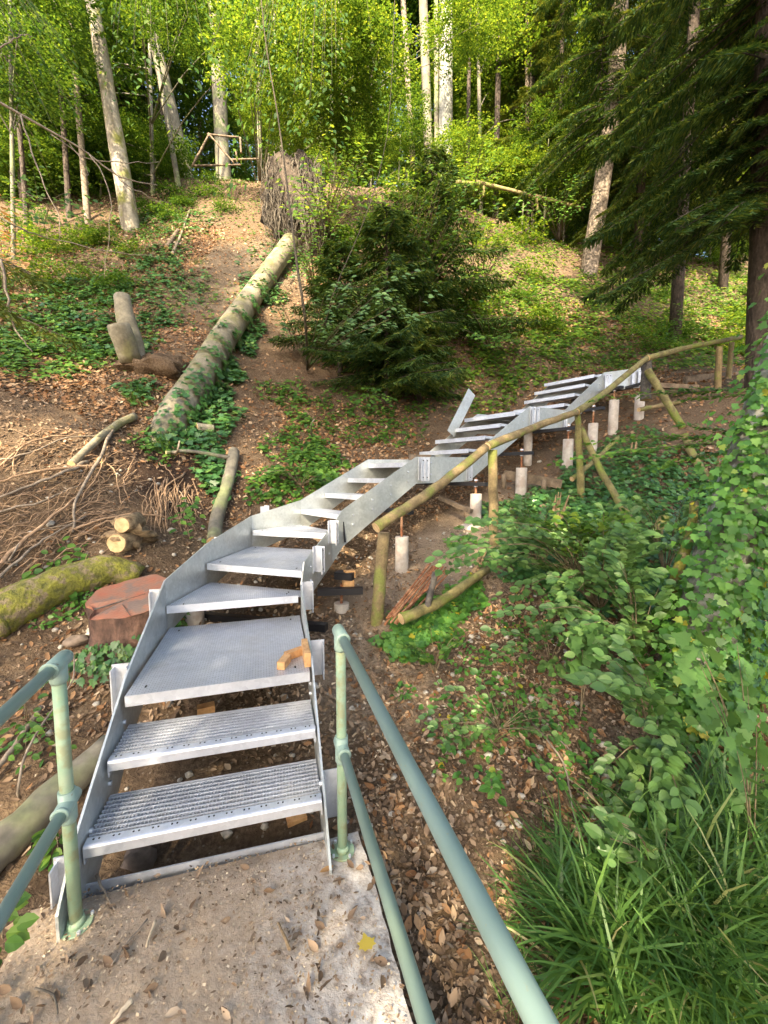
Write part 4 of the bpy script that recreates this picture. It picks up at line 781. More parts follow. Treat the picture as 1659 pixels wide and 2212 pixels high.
# ------------------------------------------------------------------ SAPLINGS, SPRAYS, SHRUBS
def spray(start, end, n, size, g, side=.5, droop=.1):
    """leaf positions along a twig with side shoots, in one flat layer"""
    s = np.array(start, float); e = np.array(end, float); P, D, N = [], [], []; d = e-s; L = np.linalg.norm(d); d = d/L; sd_ = np.cross(d, (0, 0, 1.)); sd_ /= np.linalg.norm(sd_)+1e-6
    for i in range(n):
        t_ = (i+.5)/n; q = random.choice((-1, 1)); w = side*L*(1-t_*.7)*random.random()*.6
        p = s+d*L*t_+sd_*q*w+d*w*.5; p[2] += -droop*L*t_*t_+random.uniform(-.02, .02)-w*.08; P.append(p); D.append(d*.7+sd_*q*random.uniform(.5, 1)+np.array((0, 0, random.uniform(-.35, .05)))); N.append(np.array((random.gauss(0, .3), random.gauss(0, .3)-.75, .85)))
    return P, D, N
def leafy(name, label, cat, root, tips, n, size, tpl, mt, group=None, stemr=.006, side=.5, single=0, wid=1.0, key=None, droop=.1, arch=.25, stem_mt='stem'):
    t_ = thing(name, label, cat, root, group); P, D, N = [], [], []; mb = MB(); root = np.array(root, float)
    for tp in tips:
        tp = np.array(tp, float); mid = (root+tp)/2+np.array((0, 0, arch*np.linalg.norm(tp-root)*.6)); C_ = curve([root, mid, tp], 8); mb.tube(C_, taper(stemr, stemr*.3, len(C_)), 5, False)
        j = len(C_)//3
        for a in range(j, len(C_)-1):
            p_, d_, n_ = spray(C_[a], C_[a+1], max(1, n//(len(C_)-j)), size, None, side*3.0, droop); P += p_; D += d_; N += n_
        nrmv_ = C_[-1]-C_[-3]; p_, d_, n_ = spray(C_[-1], C_[-1]+nrmv_*.8, max(2, n//5), size, None, .8, droop); P += p_; D += d_; N += n_
    mb.build('stems', M[stem_mt], t_, True)
    P, D, N = np.array(P), np.array(D), np.array(N); gz = H(P[:, 0], P[:, 1]); P[:, 2] = np.maximum(P[:, 2], gz+.02); Sz = size*RNG.uniform(.65, 1.2, len(P))
    ns = min(single, len(P))
    if ns:
        idx_ = RNG.permutation(len(P)); a = idx_[:ns]; leaf_objects('leaf', key or (name, mt), tpl, P[a], D[a], N[a], Sz[a], M[mt], t_); idx_ = idx_[ns:]
    else: idx_ = np.arange(len(P))
    if len(idx_): o = leaves('leaves', tpl, P[idx_], D[idx_], N[idx_], Sz[idx_], M[mt], t_, wid); o['kind'] = 'stuff'
    return t_
def tips_px(u, v, ru, rv, d, n, dd=.3):
    out = []
    for i in range(n):
        a = random.uniform(0, 2*PI); r = math.sqrt(random.uniform(.1, 1)); out.append(at_d(u+ru*r*math.cos(a), v+rv*r*math.sin(a), d+random.uniform(-dd, dd)))
    return out
# foreground hornbeam and maple on the right
def ground_at(u, v, d): p = at_d(u, v, d); p[2] = float(H(p[0], p[1])[0]); return p
leafy('hornbeam_bush', 'hornbeam bush with pleated leaves arching down above the grass at lower right', 'bush', ground_at(1420, 1500, 2.3), tips_px(1370, 1600, 120, 190, 2.0, 22, .2), 30, .066, L_OVAL, 'lf_horn', single=300, side=.9, arch=.35, stemr=.007)
leafy('hornbeam_bush', 'small hornbeam plant with blue green leaves over brown litter, right of the upper green rail', 'bush', ground_at(1080, 1550, 2.5), tips_px(1070, 1540, 150, 90, 2.35, 13, .15), 15, .045, L_OVAL, 'lf_horn', single=110, side=.7, arch=.1, stemr=.004)
leafy('hornbeam_bush', 'pale leaved hornbeam bush just above the grass edge on the right', 'bush', ground_at(1440, 1760, 1.75), tips_px(1380, 1800, 90, 80, 1.65, 7, .12), 14, .07, L_OVAL, 'lf_horn', single=100, side=.8, arch=.2, stemr=.005)
leafy('hornbeam_bush', 'broad light green hornbeam thicket below the wooden railing posts', 'bush', ground_at(1300, 1260, 3.6), tips_px(1220, 1190, 210, 95, 3.15, 34, .35), 34, .075, L_OVAL, 'lf_horn', single=300, side=.8, arch=.3)
leafy('hornbeam_bush', 'hornbeam thicket in front of the ivy covered trunk on the right', 'bush', ground_at(1380, 1360, 3.0), tips_px(1320, 1310, 190, 95, 2.75, 30, .3), 32, .075, L_OVAL, 'lf_horn', single=300, side=.8, arch=.3)
leafy('hornbeam_bush', 'sparse hornbeam shoots over brown leaves below the round pole', 'bush', ground_at(1190, 1400, 3.0), tips_px(1180, 1390, 140, 70, 2.8, 12, .2), 16, .058, L_OVAL, 'lf_horn', single=120, side=.7, arch=.2, stemr=.004)
leafy('hornbeam_bush', 'leafy hornbeam bank between the second and third fence posts', 'bush', ground_at(1160, 1180, 4.1), tips_px(1160, 1130, 110, 50, 3.9, 18, .3), 30, .07, L_OVAL, 'lf_horn', side=.8, arch=.3)
leafy('hornbeam_bush', 'leafy hornbeam bank right of the long mossy leaning pole', 'bush', ground_at(1440, 1180, 4.0), tips_px(1430, 1120, 90, 60, 3.8, 14, .3), 28, .065, L_OVAL, 'lf_horn', side=.8, arch=.3)
leafy('weed_clump', 'yellow green sunlit plant in the thicket below the thin mossy post', 'plant', ground_at(1240, 1170, 3.9), tips_px(1240, 1150, 110, 50, 3.3, 14, .25), 24, .07, L_OVAL, 'lf_bright', single=100, arch=.3)
leafy('weed_clump', 'light green seedling clump in ivy beside the foot of the leaning post', 'plant', ground_at(940, 1400, 2.95), tips_px(940, 1385, 62, 50, 2.9, 10, .12), 16, .05, L_OVAL, 'lf_weed', single=150, arch=.3, stemr=.004)
leafy('maple_seedling', 'large lobed maple leaves at the right edge above the grass', 'maple', ground_at(1640, 1560, 2.0), tips_px(1570, 1440, 110, 60, 1.95, 6, .15), 3, .08, L_MAPLE, 'lf_maple', single=60, side=.5, arch=.2, stemr=.004)
leafy('maple_seedling', 'maple leaves hanging at the right edge below the larger group', 'maple', ground_at(1640, 1720, 1.8), tips_px(1620, 1600, 60, 60, 1.75, 5, .1), 3, .07, L_MAPLE, 'lf_maple', single=50, side=.5, arch=.2, stemr=.004)
leafy('maple_seedling', 'small group of lobed leaves between litter and hornbeam on the right', 'maple', ground_at(1260, 1420, 2.6), tips_px(1255, 1395, 40, 25, 2.5, 4, .1), 3, .10, L_OVAL, 'lf_maple', single=30, side=.5, arch=.2, stemr=.004)
# sprays over the top steps at right
leafy('beech_spray', 'flat layered beech spray hanging over the bank right of the upper pillars', 'branch', at_d(1680, 960, 3.6), [at_d(1270, 985, 3.9), at_d(1330, 950, 4.0), at_d(1400, 940, 3.9), at_d(1380, 970, 3.7), at_d(1500, 920, 3.8), at_d(1450, 1000, 3.7)], 60, .06, L_OVAL, 'lf_weed', single=200, side=.25, arch=.05, stemr=.008)
leafy('beech_spray', 'upper flat beech spray in front of the stair end and dark post', 'branch', at_d(1680, 850, 4.2), [at_d(1340, 855, 4.6), at_d(1420, 845, 4.6), at_d(1500, 860, 4.4), at_d(1480, 840, 4.4)], 50, .06, L_OVAL, 'lf_beech', single=120, side=.22, arch=.04, stemr=.008)
# sapling in front of the fallen log and root plate
t_ = leafy('beech_sapling', 'thin beech sapling with a flat spray of leaves right of the fallen log', 'sapling', hit(664, 800), [at_d(860, 655, 5.9), at_d(800, 630, 6.0), at_d(740, 610, 6.1), at_d(700, 640, 6.2), at_d(560, 600, 6.6), at_d(600, 640, 6.6), at_d(840, 690, 5.9), at_d(780, 660, 6.0), at_d(830, 620, 6.1)], 90, .085, L_OVAL, 'lf_horn', single=0, side=.3, arch=.05, stemr=.012)
hb_ = hit(664, 800); P = curve([hb_, at_d(660, 700, 7.0), at_d(640, 560, 7.0), at_d(620, 400, 7.2), at_d(600, 250, 7.4), at_d(570, 60, 7.6), at_d(555, -160, 7.8)], 24); MB().tube(P, taper(.026, .005, len(P)), 8, True, .06).build('trunk', M['darkbark'], t_, True)
tag(single('slender_sapling', 'slender forked grey stem leaning right in front of the dark conifer', 'sapling', [hit(690, 770), at_d(715, 650, 7.3), at_d(760, 540, 7.5), at_d(800, 440, 7.6), at_d(835, 300, 7.8), at_d(848, 120, 8), at_d(856, -140, 8.2)], .010, .004, 'darkbark', 'darkbark', seg=7, n=15))
leafy('beech_sapling', 'leafy young beech hanging over the root plate at the ridge', 'sapling', hit(700, 520), tips_px(740, 400, 130, 90, 10.5, 22, 1.0), 36, .13, L_OVAL, 'lf_bright', side=.5, arch=.1, stemr=.02)
leafy('beech_sapling', 'bright green leafy sapling at the foot of the widest beech', 'sapling', hit(1010, 440), tips_px(1030, 340, 60, 70, 15, 14, .7), 30, .15, L_OVAL, 'lf_bright', side=.5, arch=.1, stemr=.02)
leafy('beech_sapling', 'small beech growing right of the bare twin stems', 'sapling', hit(1210, 470), tips_px(1190, 420, 80, 45, 16, 12, .7), 26, .14, L_OVAL, 'lf_weed', side=.5, arch=.1, stemr=.02)
leafy('beech_sapling', 'leafy bough in front of the dark conifer below the grey beech', 'sapling', hit(880, 700), tips_px(900, 470, 170, 90, 9.5, 26, .8), 30, .11, L_OVAL, 'lf_weed', side=.5, arch=.1, stemr=.015)
leafy('beech_bough', 'large leafed beech boughs hanging into the top centre of the view', 'branch', at_d(720, -320, 9.5), tips_px(640, 130, 200, 120, 8.6, 26, .9), 40, .105, L_OVAL, 'lf_beech', side=.5, arch=.3, stemr=.007, stem_mt='darkbark')
leafy('beech_bough', 'leafy boughs hanging in at the top left beside the slanting trunk', 'branch', at_d(330, -320, 9.5), tips_px(340, 60, 130, 80, 8.6, 14, .7), 34, .10, L_OVAL, 'lf_beech', side=.5, arch=.3, stemr=.007, stem_mt='darkbark')
leafy('beech_bough', 'shaded leafy boughs hanging in at the upper left corner', 'branch', at_d(-150, -100, 8), tips_px(60, 170, 110, 150, 7.6, 16, .8), 34, .09, L_OVAL, 'lf_beech', side=.5, arch=.3, stemr=.007, stem_mt='darkbark')
leafy('beech_sapling', 'leafy young beech left of the dark conifer, in front of the hanging roots', 'sapling', hit(680, 640), tips_px(690, 520, 70, 90, 8.6, 16, .5), 34, .095, L_OVAL, 'lf_weed', side=.5, arch=.1, stemr=.014)
leafy('beech_sapling', 'leafy young beech right of the dark conifer below the ridge', 'sapling', hit(1040, 620), tips_px(1030, 520, 90, 80, 10.5, 18, .6), 34, .11, L_OVAL, 'lf_bright', side=.5, arch=.1, stemr=.014)
leafy('beech_sapling', 'bright leafy shoots over the upper part of the dark conifer', 'sapling', hit(850, 700), tips_px(850, 400, 110, 60, 9.0, 14, .4), 30, .10, L_OVAL, 'lf_weed', side=.5, arch=.1, stemr=.014)
leafy('beech_sapling', 'low leafy beech over brown litter on the slope right of the dark conifer', 'sapling', hit(1060, 760), tips_px(1050, 700, 90, 50, 9.3, 12, .5), 28, .10, L_OVAL, 'lf_weed', side=.5, arch=.1, stemr=.012)
leafy('beech_sapling', 'small bright leafed twigs at the foot of the dark conifer', 'sapling', hit(790, 860), tips_px(800, 850, 60, 25, 7.2, 6, .2), 22, .08, L_OVAL, 'lf_weed', side=.5, arch=.1)
leafy('beech_sapling', 'leafy saplings at the left edge beneath the hanging dead branch', 'sapling', hit(90, 520), tips_px(80, 430, 90, 70, 8, 14, .8), 28, .10, L_OVAL, 'lf_beech', side=.5, arch=.1)
leafy('dead_leaf_branch', 'branch of dry brown leaves at the left edge', 'branch', hit(10, 640), tips_px(20, 520, 40, 80, 6.0, 9, .4), 34, .085, L_DRY, 'lf_dry', side=.4, arch=.1, stem_mt='twig')
leafy('weed_clump', 'green leafed weeds beside the left stringer of the middle flight', 'plant', hit(650, 1050), tips_px(640, 1040, 90, 35, 5.8, 14, .3), 22, .085, L_OVAL, 'lf_weed', arch=.3)
leafy('weed_clump', 'light green seedling leaning over soil left of the short upright log', 'plant', hit(420, 1130), tips_px(405, 1120, 35, 40, 4.1, 7, .15), 10, .07, L_OVAL, 'lf_weed', single=70, arch=.3, stemr=.004)
leafy('weed_clump', 'small seedlings on brown litter left of the green post', 'plant', hit(60, 1560), tips_px(70, 1590, 60, 60, 2.2, 6, .2), 7, .05, L_OVAL, 'lf_weed', single=40, arch=.3, stemr=.003)
leafy('weed_clump', 'small green shoots near the foot of the left stringer', 'plant', hit(120, 1820), tips_px(110, 1830, 25, 45, 1.7, 5, .1), 5, .045, L_OVAL, 'lf_weed', single=25, arch=.3, stemr=.003)
leafy('weed_clump', 'round green leaf plant cut by the left picture edge beside the platform', 'plant', hit(6, 2030), tips_px(12, 2020, 14, 18, 1.18, 3, .04), 5, .06, L_OVAL, 'lf_weed', single=15, arch=.3, stemr=.003)
leafy('weed_clump', 'tuft of yellow green leaves on the soil under the long green rail', 'plant', hit(1060, 1700), tips_px(1030, 1690, 70, 30, 2.0, 4, .1), 5, .05, L_OVAL, 'lf_ivyfresh', single=25, arch=.3, stemr=.003)
# shrubs spread over the slopes
k = 0
def shrub(u, v, kind, s, lab, grp):
    p = hit(u, v); t_ = thing('shrub', lab, 'shrub', p, grp); inst('foliage', CR[kind, random.randrange(2)], t_, p+np.array((0, 0, .28*s)), s); return t_
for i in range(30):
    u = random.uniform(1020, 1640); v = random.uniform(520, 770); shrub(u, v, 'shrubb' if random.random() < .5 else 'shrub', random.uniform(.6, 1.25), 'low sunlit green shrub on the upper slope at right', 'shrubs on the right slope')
for i in range(9):
    u = random.uniform(280, 560); v = random.uniform(380, 480); shrub(u, v, 'shrub', random.uniform(.5, 1.0), 'low green shrub on the upper slope near the ridge', 'shrubs below the ridge')
for i in range(16):
    u = random.uniform(0, 300); v = random.uniform(480, 640); shrub(u, v, random.choice(['shrub', 'shrubb']), random.uniform(.4, .9), 'low green shrub on the left slope under the hanging branches', 'shrubs on the left slope')
for i in range(12):
    u = random.uniform(680, 1100); v = random.uniform(380, 560); shrub(u, v, random.choice(['shrub', 'shrubb']), random.uniform(.8, 1.5), 'green undergrowth shrub around the dark conifers', 'shrubs around the conifers')
# ------------------------------------------------------------------ GROUND COVER AND LITTER (uncountable)
def disc(spots):
    Ps = []
    for (u, v, ru, n) in spots:
        c = hit(u, v); r = ru*c[1]/890; a = RNG.uniform(0, 2*PI, n); q = np.sqrt(RNG.random(n))*r*(1+.35*np.sin(a*3+u)); x = c[0]+q*np.cos(a); y = c[1]+q*np.sin(a)*1.1; Ps.append(np.stack([x, y], 1))
    return np.concatenate(Ps)
def cover(name, label, spots, tpl, size, lift, mt, up=.5, wid=1.0):
    xy = disc(spots); n = len(xy); z = H(xy[:, 0], xy[:, 1]); N = nrmv(xy[:, 0], xy[:, 1])*up+np.array((0, -.15, 1-up*.5))+jit(n, .3)+np.array((0, -.25, 0)); P = np.stack([xy[:, 0], xy[:, 1], z], 1)+N/np.linalg.norm(N, axis=1)[:, None]*RNG.uniform(.01, lift, n)[:, None]
    a = RNG.uniform(0, 2*PI, n); D = np.stack([np.cos(a), np.sin(a), np.zeros(n)], 1); D -= (D*N).sum(1)[:, None]*N/((N*N).sum(1)[:, None]); o = leaves(name, tpl, P, D, N, size*RNG.uniform(.55, 1.2, n), M[mt], None, wid)
    return tag(o, label, 'ground cover', None, 'stuff')
cover('ivy_carpet', 'dark ivy carpet beside the fallen log and over the left slope', [(560, 640, 45, 700), (520, 730, 45, 800), (480, 800, 40, 800), (440, 850, 45, 700), (400, 880, 30, 300), (350, 560, 60, 400), (240, 640, 70, 600), (220, 700, 50, 300), (340, 690, 40, 300), (360, 500, 50, 300), (470, 900, 50, 300), (420, 480, 60, 300), (330, 620, 60, 300), (620, 560, 60, 500), (300, 850, 40, 200), (150, 620, 70, 500), (120, 700, 70, 350), (330, 570, 60, 400), (280, 760, 50, 300), (400, 620, 50, 250), (370, 440, 60, 400), (310, 470, 50, 300), (430, 960, 45, 300), (470, 1040, 40, 220)], L_IVY, .10, .12, 'lf_ivy')
cover('ivy_carpet', 'ivy on the bank around the rusty rods and round pole', [(900, 1370, 65, 900), (950, 1330, 50, 600), (860, 1400, 40, 350), (1010, 1290, 40, 350), (1000, 1180, 35, 120)], L_IVY, .055, .07, 'lf_ivyfresh')
cover('ivy_carpet', 'dark green ivy and bramble cover on the right bank under the hornbeams', [(1150, 1130, 100, 1400), (1280, 1080, 120, 1600), (1400, 1150, 130, 1500), (1180, 1230, 110, 1500), (1330, 1250, 120, 1500), (1470, 1050, 110, 1000), (1350, 990, 100, 900), (1530, 1250, 120, 2200), (1560, 1380, 120, 1500), (1450, 1330, 90, 900), (1600, 1120, 100, 1200)], L_IVY, .07, .10, 'lf_ivy')
cover('weed_cover', 'light green weeds on the slope left of and behind the metal stair', [(620, 860, 50, 300), (650, 970, 70, 500), (600, 1060, 55, 350), (700, 1000, 60, 400), (720, 900, 70, 300), (820, 930, 60, 200), (860, 880, 90, 400), (980, 860, 80, 300), (330, 970, 40, 80), (140, 1260, 60, 60), (690, 1040, 40, 300)], L_OVAL, .09, .10, 'lf_weed')
cover('weed_cover', 'fresh small leaves scattered over the right slope behind the stair', [(1100, 700, 160, 2600), (1300, 680, 170, 3200), (1500, 680, 170, 3200), (1200, 600, 200, 2800), (1450, 590, 200, 2800), (1050, 800, 100, 900), (1250, 770, 120, 1000), (1550, 770, 120, 1200), (1620, 640, 120, 1500)], L_DIA, .13, .14, 'lf_bright', wid=1.3)
cover('weed_cover', 'small green leaves over the leaf litter on the left slope', [(100, 650, 130, 1600), (150, 750, 130, 1200), (40, 760, 100, 700), (330, 480, 90, 900), (230, 760, 80, 500), (250, 560, 120, 700), (430, 420, 150, 1200), (600, 480, 120, 500), (50, 560, 150, 1200), (420, 650, 80, 200)], L_DIA, .10, .10, 'lf_weed', wid=1.3)
cover('weed_cover', 'seedlings and small ivy among brown leaves on the right bank', [(1050, 1450, 90, 160), (1000, 1600, 90, 150), (1150, 1560, 100, 160), (1130, 1350, 80, 160), (870, 1500, 25, 30), (140, 1310, 45, 120), (190, 1290, 40, 90), (60, 1600, 50, 30), (1260, 1650, 90, 120)], L_OVAL, .045, .04, 'lf_ivyfresh')
def scatter(name, label, n, box, tpl, size, mt, keep=None, lift=.02, cat='leaf litter', tilt=.35, wid=1.0, onslab=False):
    x = RNG.uniform(box[0], box[1], n); y = RNG.uniform(box[2], box[3], n)
    if keep is not None: m_ = RNG.random(n) < keep(x, y); x, y = x[m_], y[m_]
    if not onslab:
        s = (y < 1.9-.31*(x+.1)) & (y > -3) & (x > -1.22-.30*(y-1.5)-.16) & (x < -.08-.31*(y-1.8)+.03); x, y = x[~s], y[~s]
    n = len(x); N = nrmv(x, y)+jit(n, tilt); P = np.stack([x, y, H(x, y)+RNG.uniform(.004, lift, n)], 1); D = jit(n, 1); D -= (D*N).sum(1)[:, None]*N/((N*N).sum(1)[:, None])
    o = leaves(name, tpl, P, D, N, size*RNG.uniform(.45, 1.25, n), M[mt], None, wid); o.data.polygons.foreach_set('use_smooth', np.ones(len(o.data.polygons), bool)); return tag(o, label, cat, None, 'stuff')
pth = np.array([(p[0], p[1]) for p in pR[3:]]+[(5.5, 7.6), (8, 8.8)])+np.array((.35, -.35))
def dpath(x, y):
    dmin = np.full(len(x), 99.)
    for i in range(len(pth)-1):
        a, b_ = pth[i], pth[i+1]; ab = b_-a; t_ = np.clip(((x-a[0])*ab[0]+(y-a[1])*ab[1])/(ab@ab), 0, 1); dmin = np.minimum(dmin, np.hypot(x-a[0]-ab[0]*t_, y-a[1]-ab[1]*t_))
    return dmin
def kright(x, y): return np.where(dpath(x, y) < .8, .05, 1.)*np.clip((x-.15-.1*y)*1.4, .16, 1)*np.clip(.65+vnoise(x*1.3, y*1.3, 21)*1.4, .15, 1)
scatter('leaf_litter', 'copper brown beech leaves covering the bank right of the platform', 24000, (-.1, 5, .2, 6.2), L_DRY, .048, 'lf_brown', kright)
scatter('leaf_litter', 'curled copper leaves lying among the flat ones on the right bank', 19000, (-.1, 5, .2, 6.2), L_CURL, .056, 'lf_brown', kright, tilt=.7)
scatter('wood_chips', 'crumbled leaf bits and soil crumbs on the right bank', 30000, (-.1, 3.2, .2, 4.0), L_CHIP, .013, 'lf_dull', None, .03, 'debris', .8)
scatter('leaf_litter', 'dull trodden old leaves and fragments on the right bank', 40000, (-.2, 5, .2, 6.5), L_LIT, .034, 'lf_dull', lambda x, y: np.where(dpath(x, y) < .75, .12, 1.), wid=1.4)
scatter('leaf_litter', 'brown leaves on the soil left of and beneath the metal stair', 26000, (-5, .4, .2, 7), L_DRY, .05, 'lf_dull', lambda x, y: np.clip(.5+vnoise(x*1.5, y*1.5, 31)*1.8, .08, 1))
scatter('leaf_litter', 'copper leaves mixed into the soil on the left bank', 9000, (-5, .4, .2, 7), L_DRY, .055, 'lf_brown', lambda x, y: np.clip(.4+vnoise(x*1.1, y*1.1, 33)*2.2, .03, 1))
scatter('leaf_litter', 'brown leaf litter on the slope behind the stair', 100000, (-9, 11, 5.5, 14), L_LIT, .07, 'lf_brown', lambda x, y: np.where(((x > -5.0) & (x < -2.2) & (y > 9)) | (dpath(x, y) < .9), .15, np.clip(.55+vnoise(x*.8, y*.8, 35)*1.7, .1, 1)), .03, wid=1.6)
scatter('leaf_litter', 'pale dry leaf litter high on the slope', 45000, (-20, 22, 11, 22), L_DIA, .09, 'lf_dull', lambda x, y: np.clip(.4+vnoise(x*.5, y*.5, 37)*1.7, .1, 1), .03, wid=1.7)
scatter('wood_chips', 'light wood chips and sawdust around the stair foundations', 7000, (-2.6, 1.2, 1.9, 5.2), L_CHIP, .028, 'chip', lambda x, y: np.clip(.35+vnoise(x*2, y*2, 41)*1.8, .05, 1), .02, 'debris')
# debris on the slab
n = 13000; u_ = RNG.random(n); w_ = RNG.random(n)
base2 = A[None]*(1-u_[:, None])+Cc[None]*u_[:, None]-sd[None]*(w_[:, None]*1.9); dens = np.clip(.95-u_*1.0+vnoise(base2[:, 0]*3, base2[:, 1]*3, 9)*1.5, .06, 1); mk = RNG.random(n) < dens; base2 = base2[mk]; n = len(base2)
P = np.concatenate([base2, RNG.uniform(.001, .012, n)[:, None]], 1); N = np.array((0, 0, 1.))+jit(n, .3); D = jit(n, 1)*np.array((1, 1, .1))
h_ = n//4; tag(leaves('leaf_litter', L_LIT, P[:h_], D[:h_], N[:h_], RNG.uniform(.005, .020, h_), M['lf_dull'], None, 1.3), 'crumbled leaf fragments and grit lying on the concrete platform', 'leaf litter', None, 'stuff')
tag(leaves('wood_chips', L_CHIP, P[h_:], D[h_:], N[h_:], RNG.uniform(.003, .011, n-h_), M['chip'], None, 1.6), 'small pale grit and chips sprinkled on the platform', 'debris', None, 'stuff')
sel = RNG.random((420, 2)); q = A[None]*(1-sel[:, :1]**1.6)+Cc[None]*sel[:, :1]**1.6-sd[None]*(sel[:, 1:]**.8*1.5); P = np.concatenate([q, RNG.uniform(.002, .010, 420)[:, None]], 1)
tag(leaves('leaf_litter', L_CURL, P, jit(420, 1)*np.array((1, 1, .1)), np.array((0, 0, 1.))+jit(420, .3), RNG.uniform(.02, .055, 420), M['lf_dull']), 'curled dry leaves gathered on the left part of the platform', 'leaf litter', None, 'stuff')
def flatleaf(u, v, size, mt, lb, ang, tpl=L_DRY):
    p = at_z(u, v, .012); D = np.array([[math.cos(ang), math.sin(ang), 0]]); tag(leaves('fallen_leaf', tpl, p[None], D, np.array([[0, .1, 1.]]), np.array([size]), M[mt]), lb, 'leaf')
flatleaf(795, 2050, .055, 'lf_yellow', 'yellow folded leaf lying on the pale right part of the platform', 1.9, L_MAPLE); flatleaf(690, 1885, .06, 'lf_dry', 'pale dry curled leaf on the platform below the right railing post', .3); flatleaf(885, 2160, .03, 'lf_yellow', 'small yellow leaf near the right platform edge', .8)
for lb, pts, r, mt in (('thin dark twig sticking up from the platform edge near the left post', [(208, 1890), (225, 1925), (248, 1965)], .006, 'twig'), ('long thin twig on the left part of the platform', [(318, 1985), (280, 2030), (240, 2085)], .0035, 'twig'), ('pale broken twig near the centre of the platform', [(625, 2050), (605, 2000), (600, 1992)], .006, 'rotwood'), ('flat split wood sliver on the platform', [(335, 1990), (316, 2045)], .007, 'chip'),
                       ('pale twisted root fragment at the lower left of the platform', [(75, 2135), (115, 2150), (125, 2190)], .004, 'greyroot'), ('split wood sliver at the bottom centre of the platform', [(285, 2160), (240, 2212)], .009, 'chip')):
    P = [at_z(u, v, .012) for u, v in pts]; o = MB().tube(curve(P, 6, .002), taper(r, r*.5, len(curve(P, 6))), 6, True, .1).build('twig', M[mt], None, True); tag(o, lb, 'twig')
# ------------------------------------------------------------------ GRASS
L_BLADE = T([(-.5, 0, 0), (.5, 0, 0), (-.55, .3, .02), (.55, .3, .02), (-.45, .6, -.04), (.45, .6, -.04), (-.25, .85, -.16), (.25, .85, -.16), (0, 1, -.28)], [(0, 1, 3), (0, 3, 2), (2, 3, 5), (2, 5, 4), (4, 5, 7), (4, 7, 6), (6, 7, 8)])
def grass(label, spots, size, lean=.75, width=.018):
    xy = disc(spots); n = len(xy); z = H(xy[:, 0], xy[:, 1]); P = np.stack([xy[:, 0], xy[:, 1], z], 1); cl = RNG.normal(0, 1, (60, 3)); a = cl[(np.floor(xy[:, 0]*5)*7+np.floor(xy[:, 1]*5)*3).astype(int) % 60]
    D = np.array((0, 0, 1.))+a*np.array((1, 1, 0))*lean*.5+jit(n, lean*.6)*np.array((1, 1, .2)); N = D*np.array((-1, -1, 0))+np.array((0, 0, .8))+jit(n, .3)
    v, f = L_BLADE; v = v*np.array((width, 1, 1.)); V, Fa = leaves_arrays((v, f), P, D, N, size*RNG.uniform(.5, 1.2, n)); return tag(mesh('tall_grass', V, Fa, M['lf_grass']), label, 'grass', None, 'stuff')
grass('tall green grass filling the lower right corner', [(1550, 1960, 180, 1900), (1450, 2100, 150, 1100), (1620, 1830, 100, 500), (1600, 2130, 150, 1100), (1360, 1960, 80, 140), (1300, 2110, 100, 200)], .46, 1.6, .024)
grass('sparse grass tufts on the litter right of the long green rail', [(1050, 1620, 20, 30), (1110, 1560, 30, 25), (1180, 1900, 80, 110), (1110, 1990, 80, 70), (1120, 2130, 60, 60), (930, 1220, 25, 10)], .2, .9, .014)
grass('grass tufts on the left slope by the soil bank', [(300, 865, 20, 140), (355, 970, 22, 160), (430, 570, 15, 90), (240, 650, 30, 90)], .22, .8, .03)

# ------------------------------------------------------------------ STUMPS, LOGS, ROOTS
def lumpy(c, R, seed, amp=.2, nu=22, nv=12):
    V = []
    for j in range(nv+1):
        th = PI*j/nv
        for i in range(nu):
            ph = 2*PI*i/nu; d = np.array((math.sin(th)*math.cos(ph), math.sin(th)*math.sin(ph), math.cos(th)))
            k_ = 1+amp*(2*float(vnoise(np.array([d[0]*2.3+seed]), np.array([d[1]*2.3+d[2]*3.1]), seed)[0])+float(vnoise(np.array([d[0]*6]), np.array([d[1]*6+d[2]*7]), seed+1)[0])); V.append(np.array(c)+d*np.array(R)*k_)
    return V, [(j*nu+i, (j+1)*nu+i, (j+1)*nu+(i+1) % nu, j*nu+(i+1) % nu) for j in range(nv) for i in range(nu)]
# big red stump
sc_ = at_d(283, 1290, 3.15); sg = float(H(sc_[0], sc_[1])[0])
rs = thing('tree_stump', 'large sawn tree stump with red heart shaped cut face and ivy, left of the landing', 'stump', (sc_[0], sc_[1], sg))
K = 40; mb = MB(); Vr = []; til = lambda x, y: .20*(sc_[1]-y)*-1
def rad(a): 
    return .30*(1+.10*math.sin(2*a+.4)+.05*math.sin(5*a)-.26*math.exp(-((a-3.9)/.28)**2)+.03*math.sin(9*a+1))
lev = [(-.15, 1.12), (.06, 1.0), (.25, .94), (.48, .96), (.62, .99), (.70, 1.0)]
for li, (h, f) in enumerate(lev):
    for i in range(K):
        a = 2*PI*i/K; r = rad(a)*f*(1+random.uniform(-.025, .025)); x = sc_[0]+r*math.cos(a); y = sc_[1]+r*math.sin(a)*.93; z = sg+h/.70*(sc_[2]-sg)
        if li >= 3: z += (y-sc_[1])*.33*(li-2)/3
        Vr.append((x, y, z))
mb.add(Vr, [(l*K+i, l*K+(i+1) % K, (l+1)*K+(i+1) % K, (l+1)*K+i) for l in range(len(lev)-1) for i in range(K)]); mb.build('bark', M['redbark'], rs, True)
mb = MB(); Vc = []; rr = [1.0, .985, .97, .7, .4, .12]
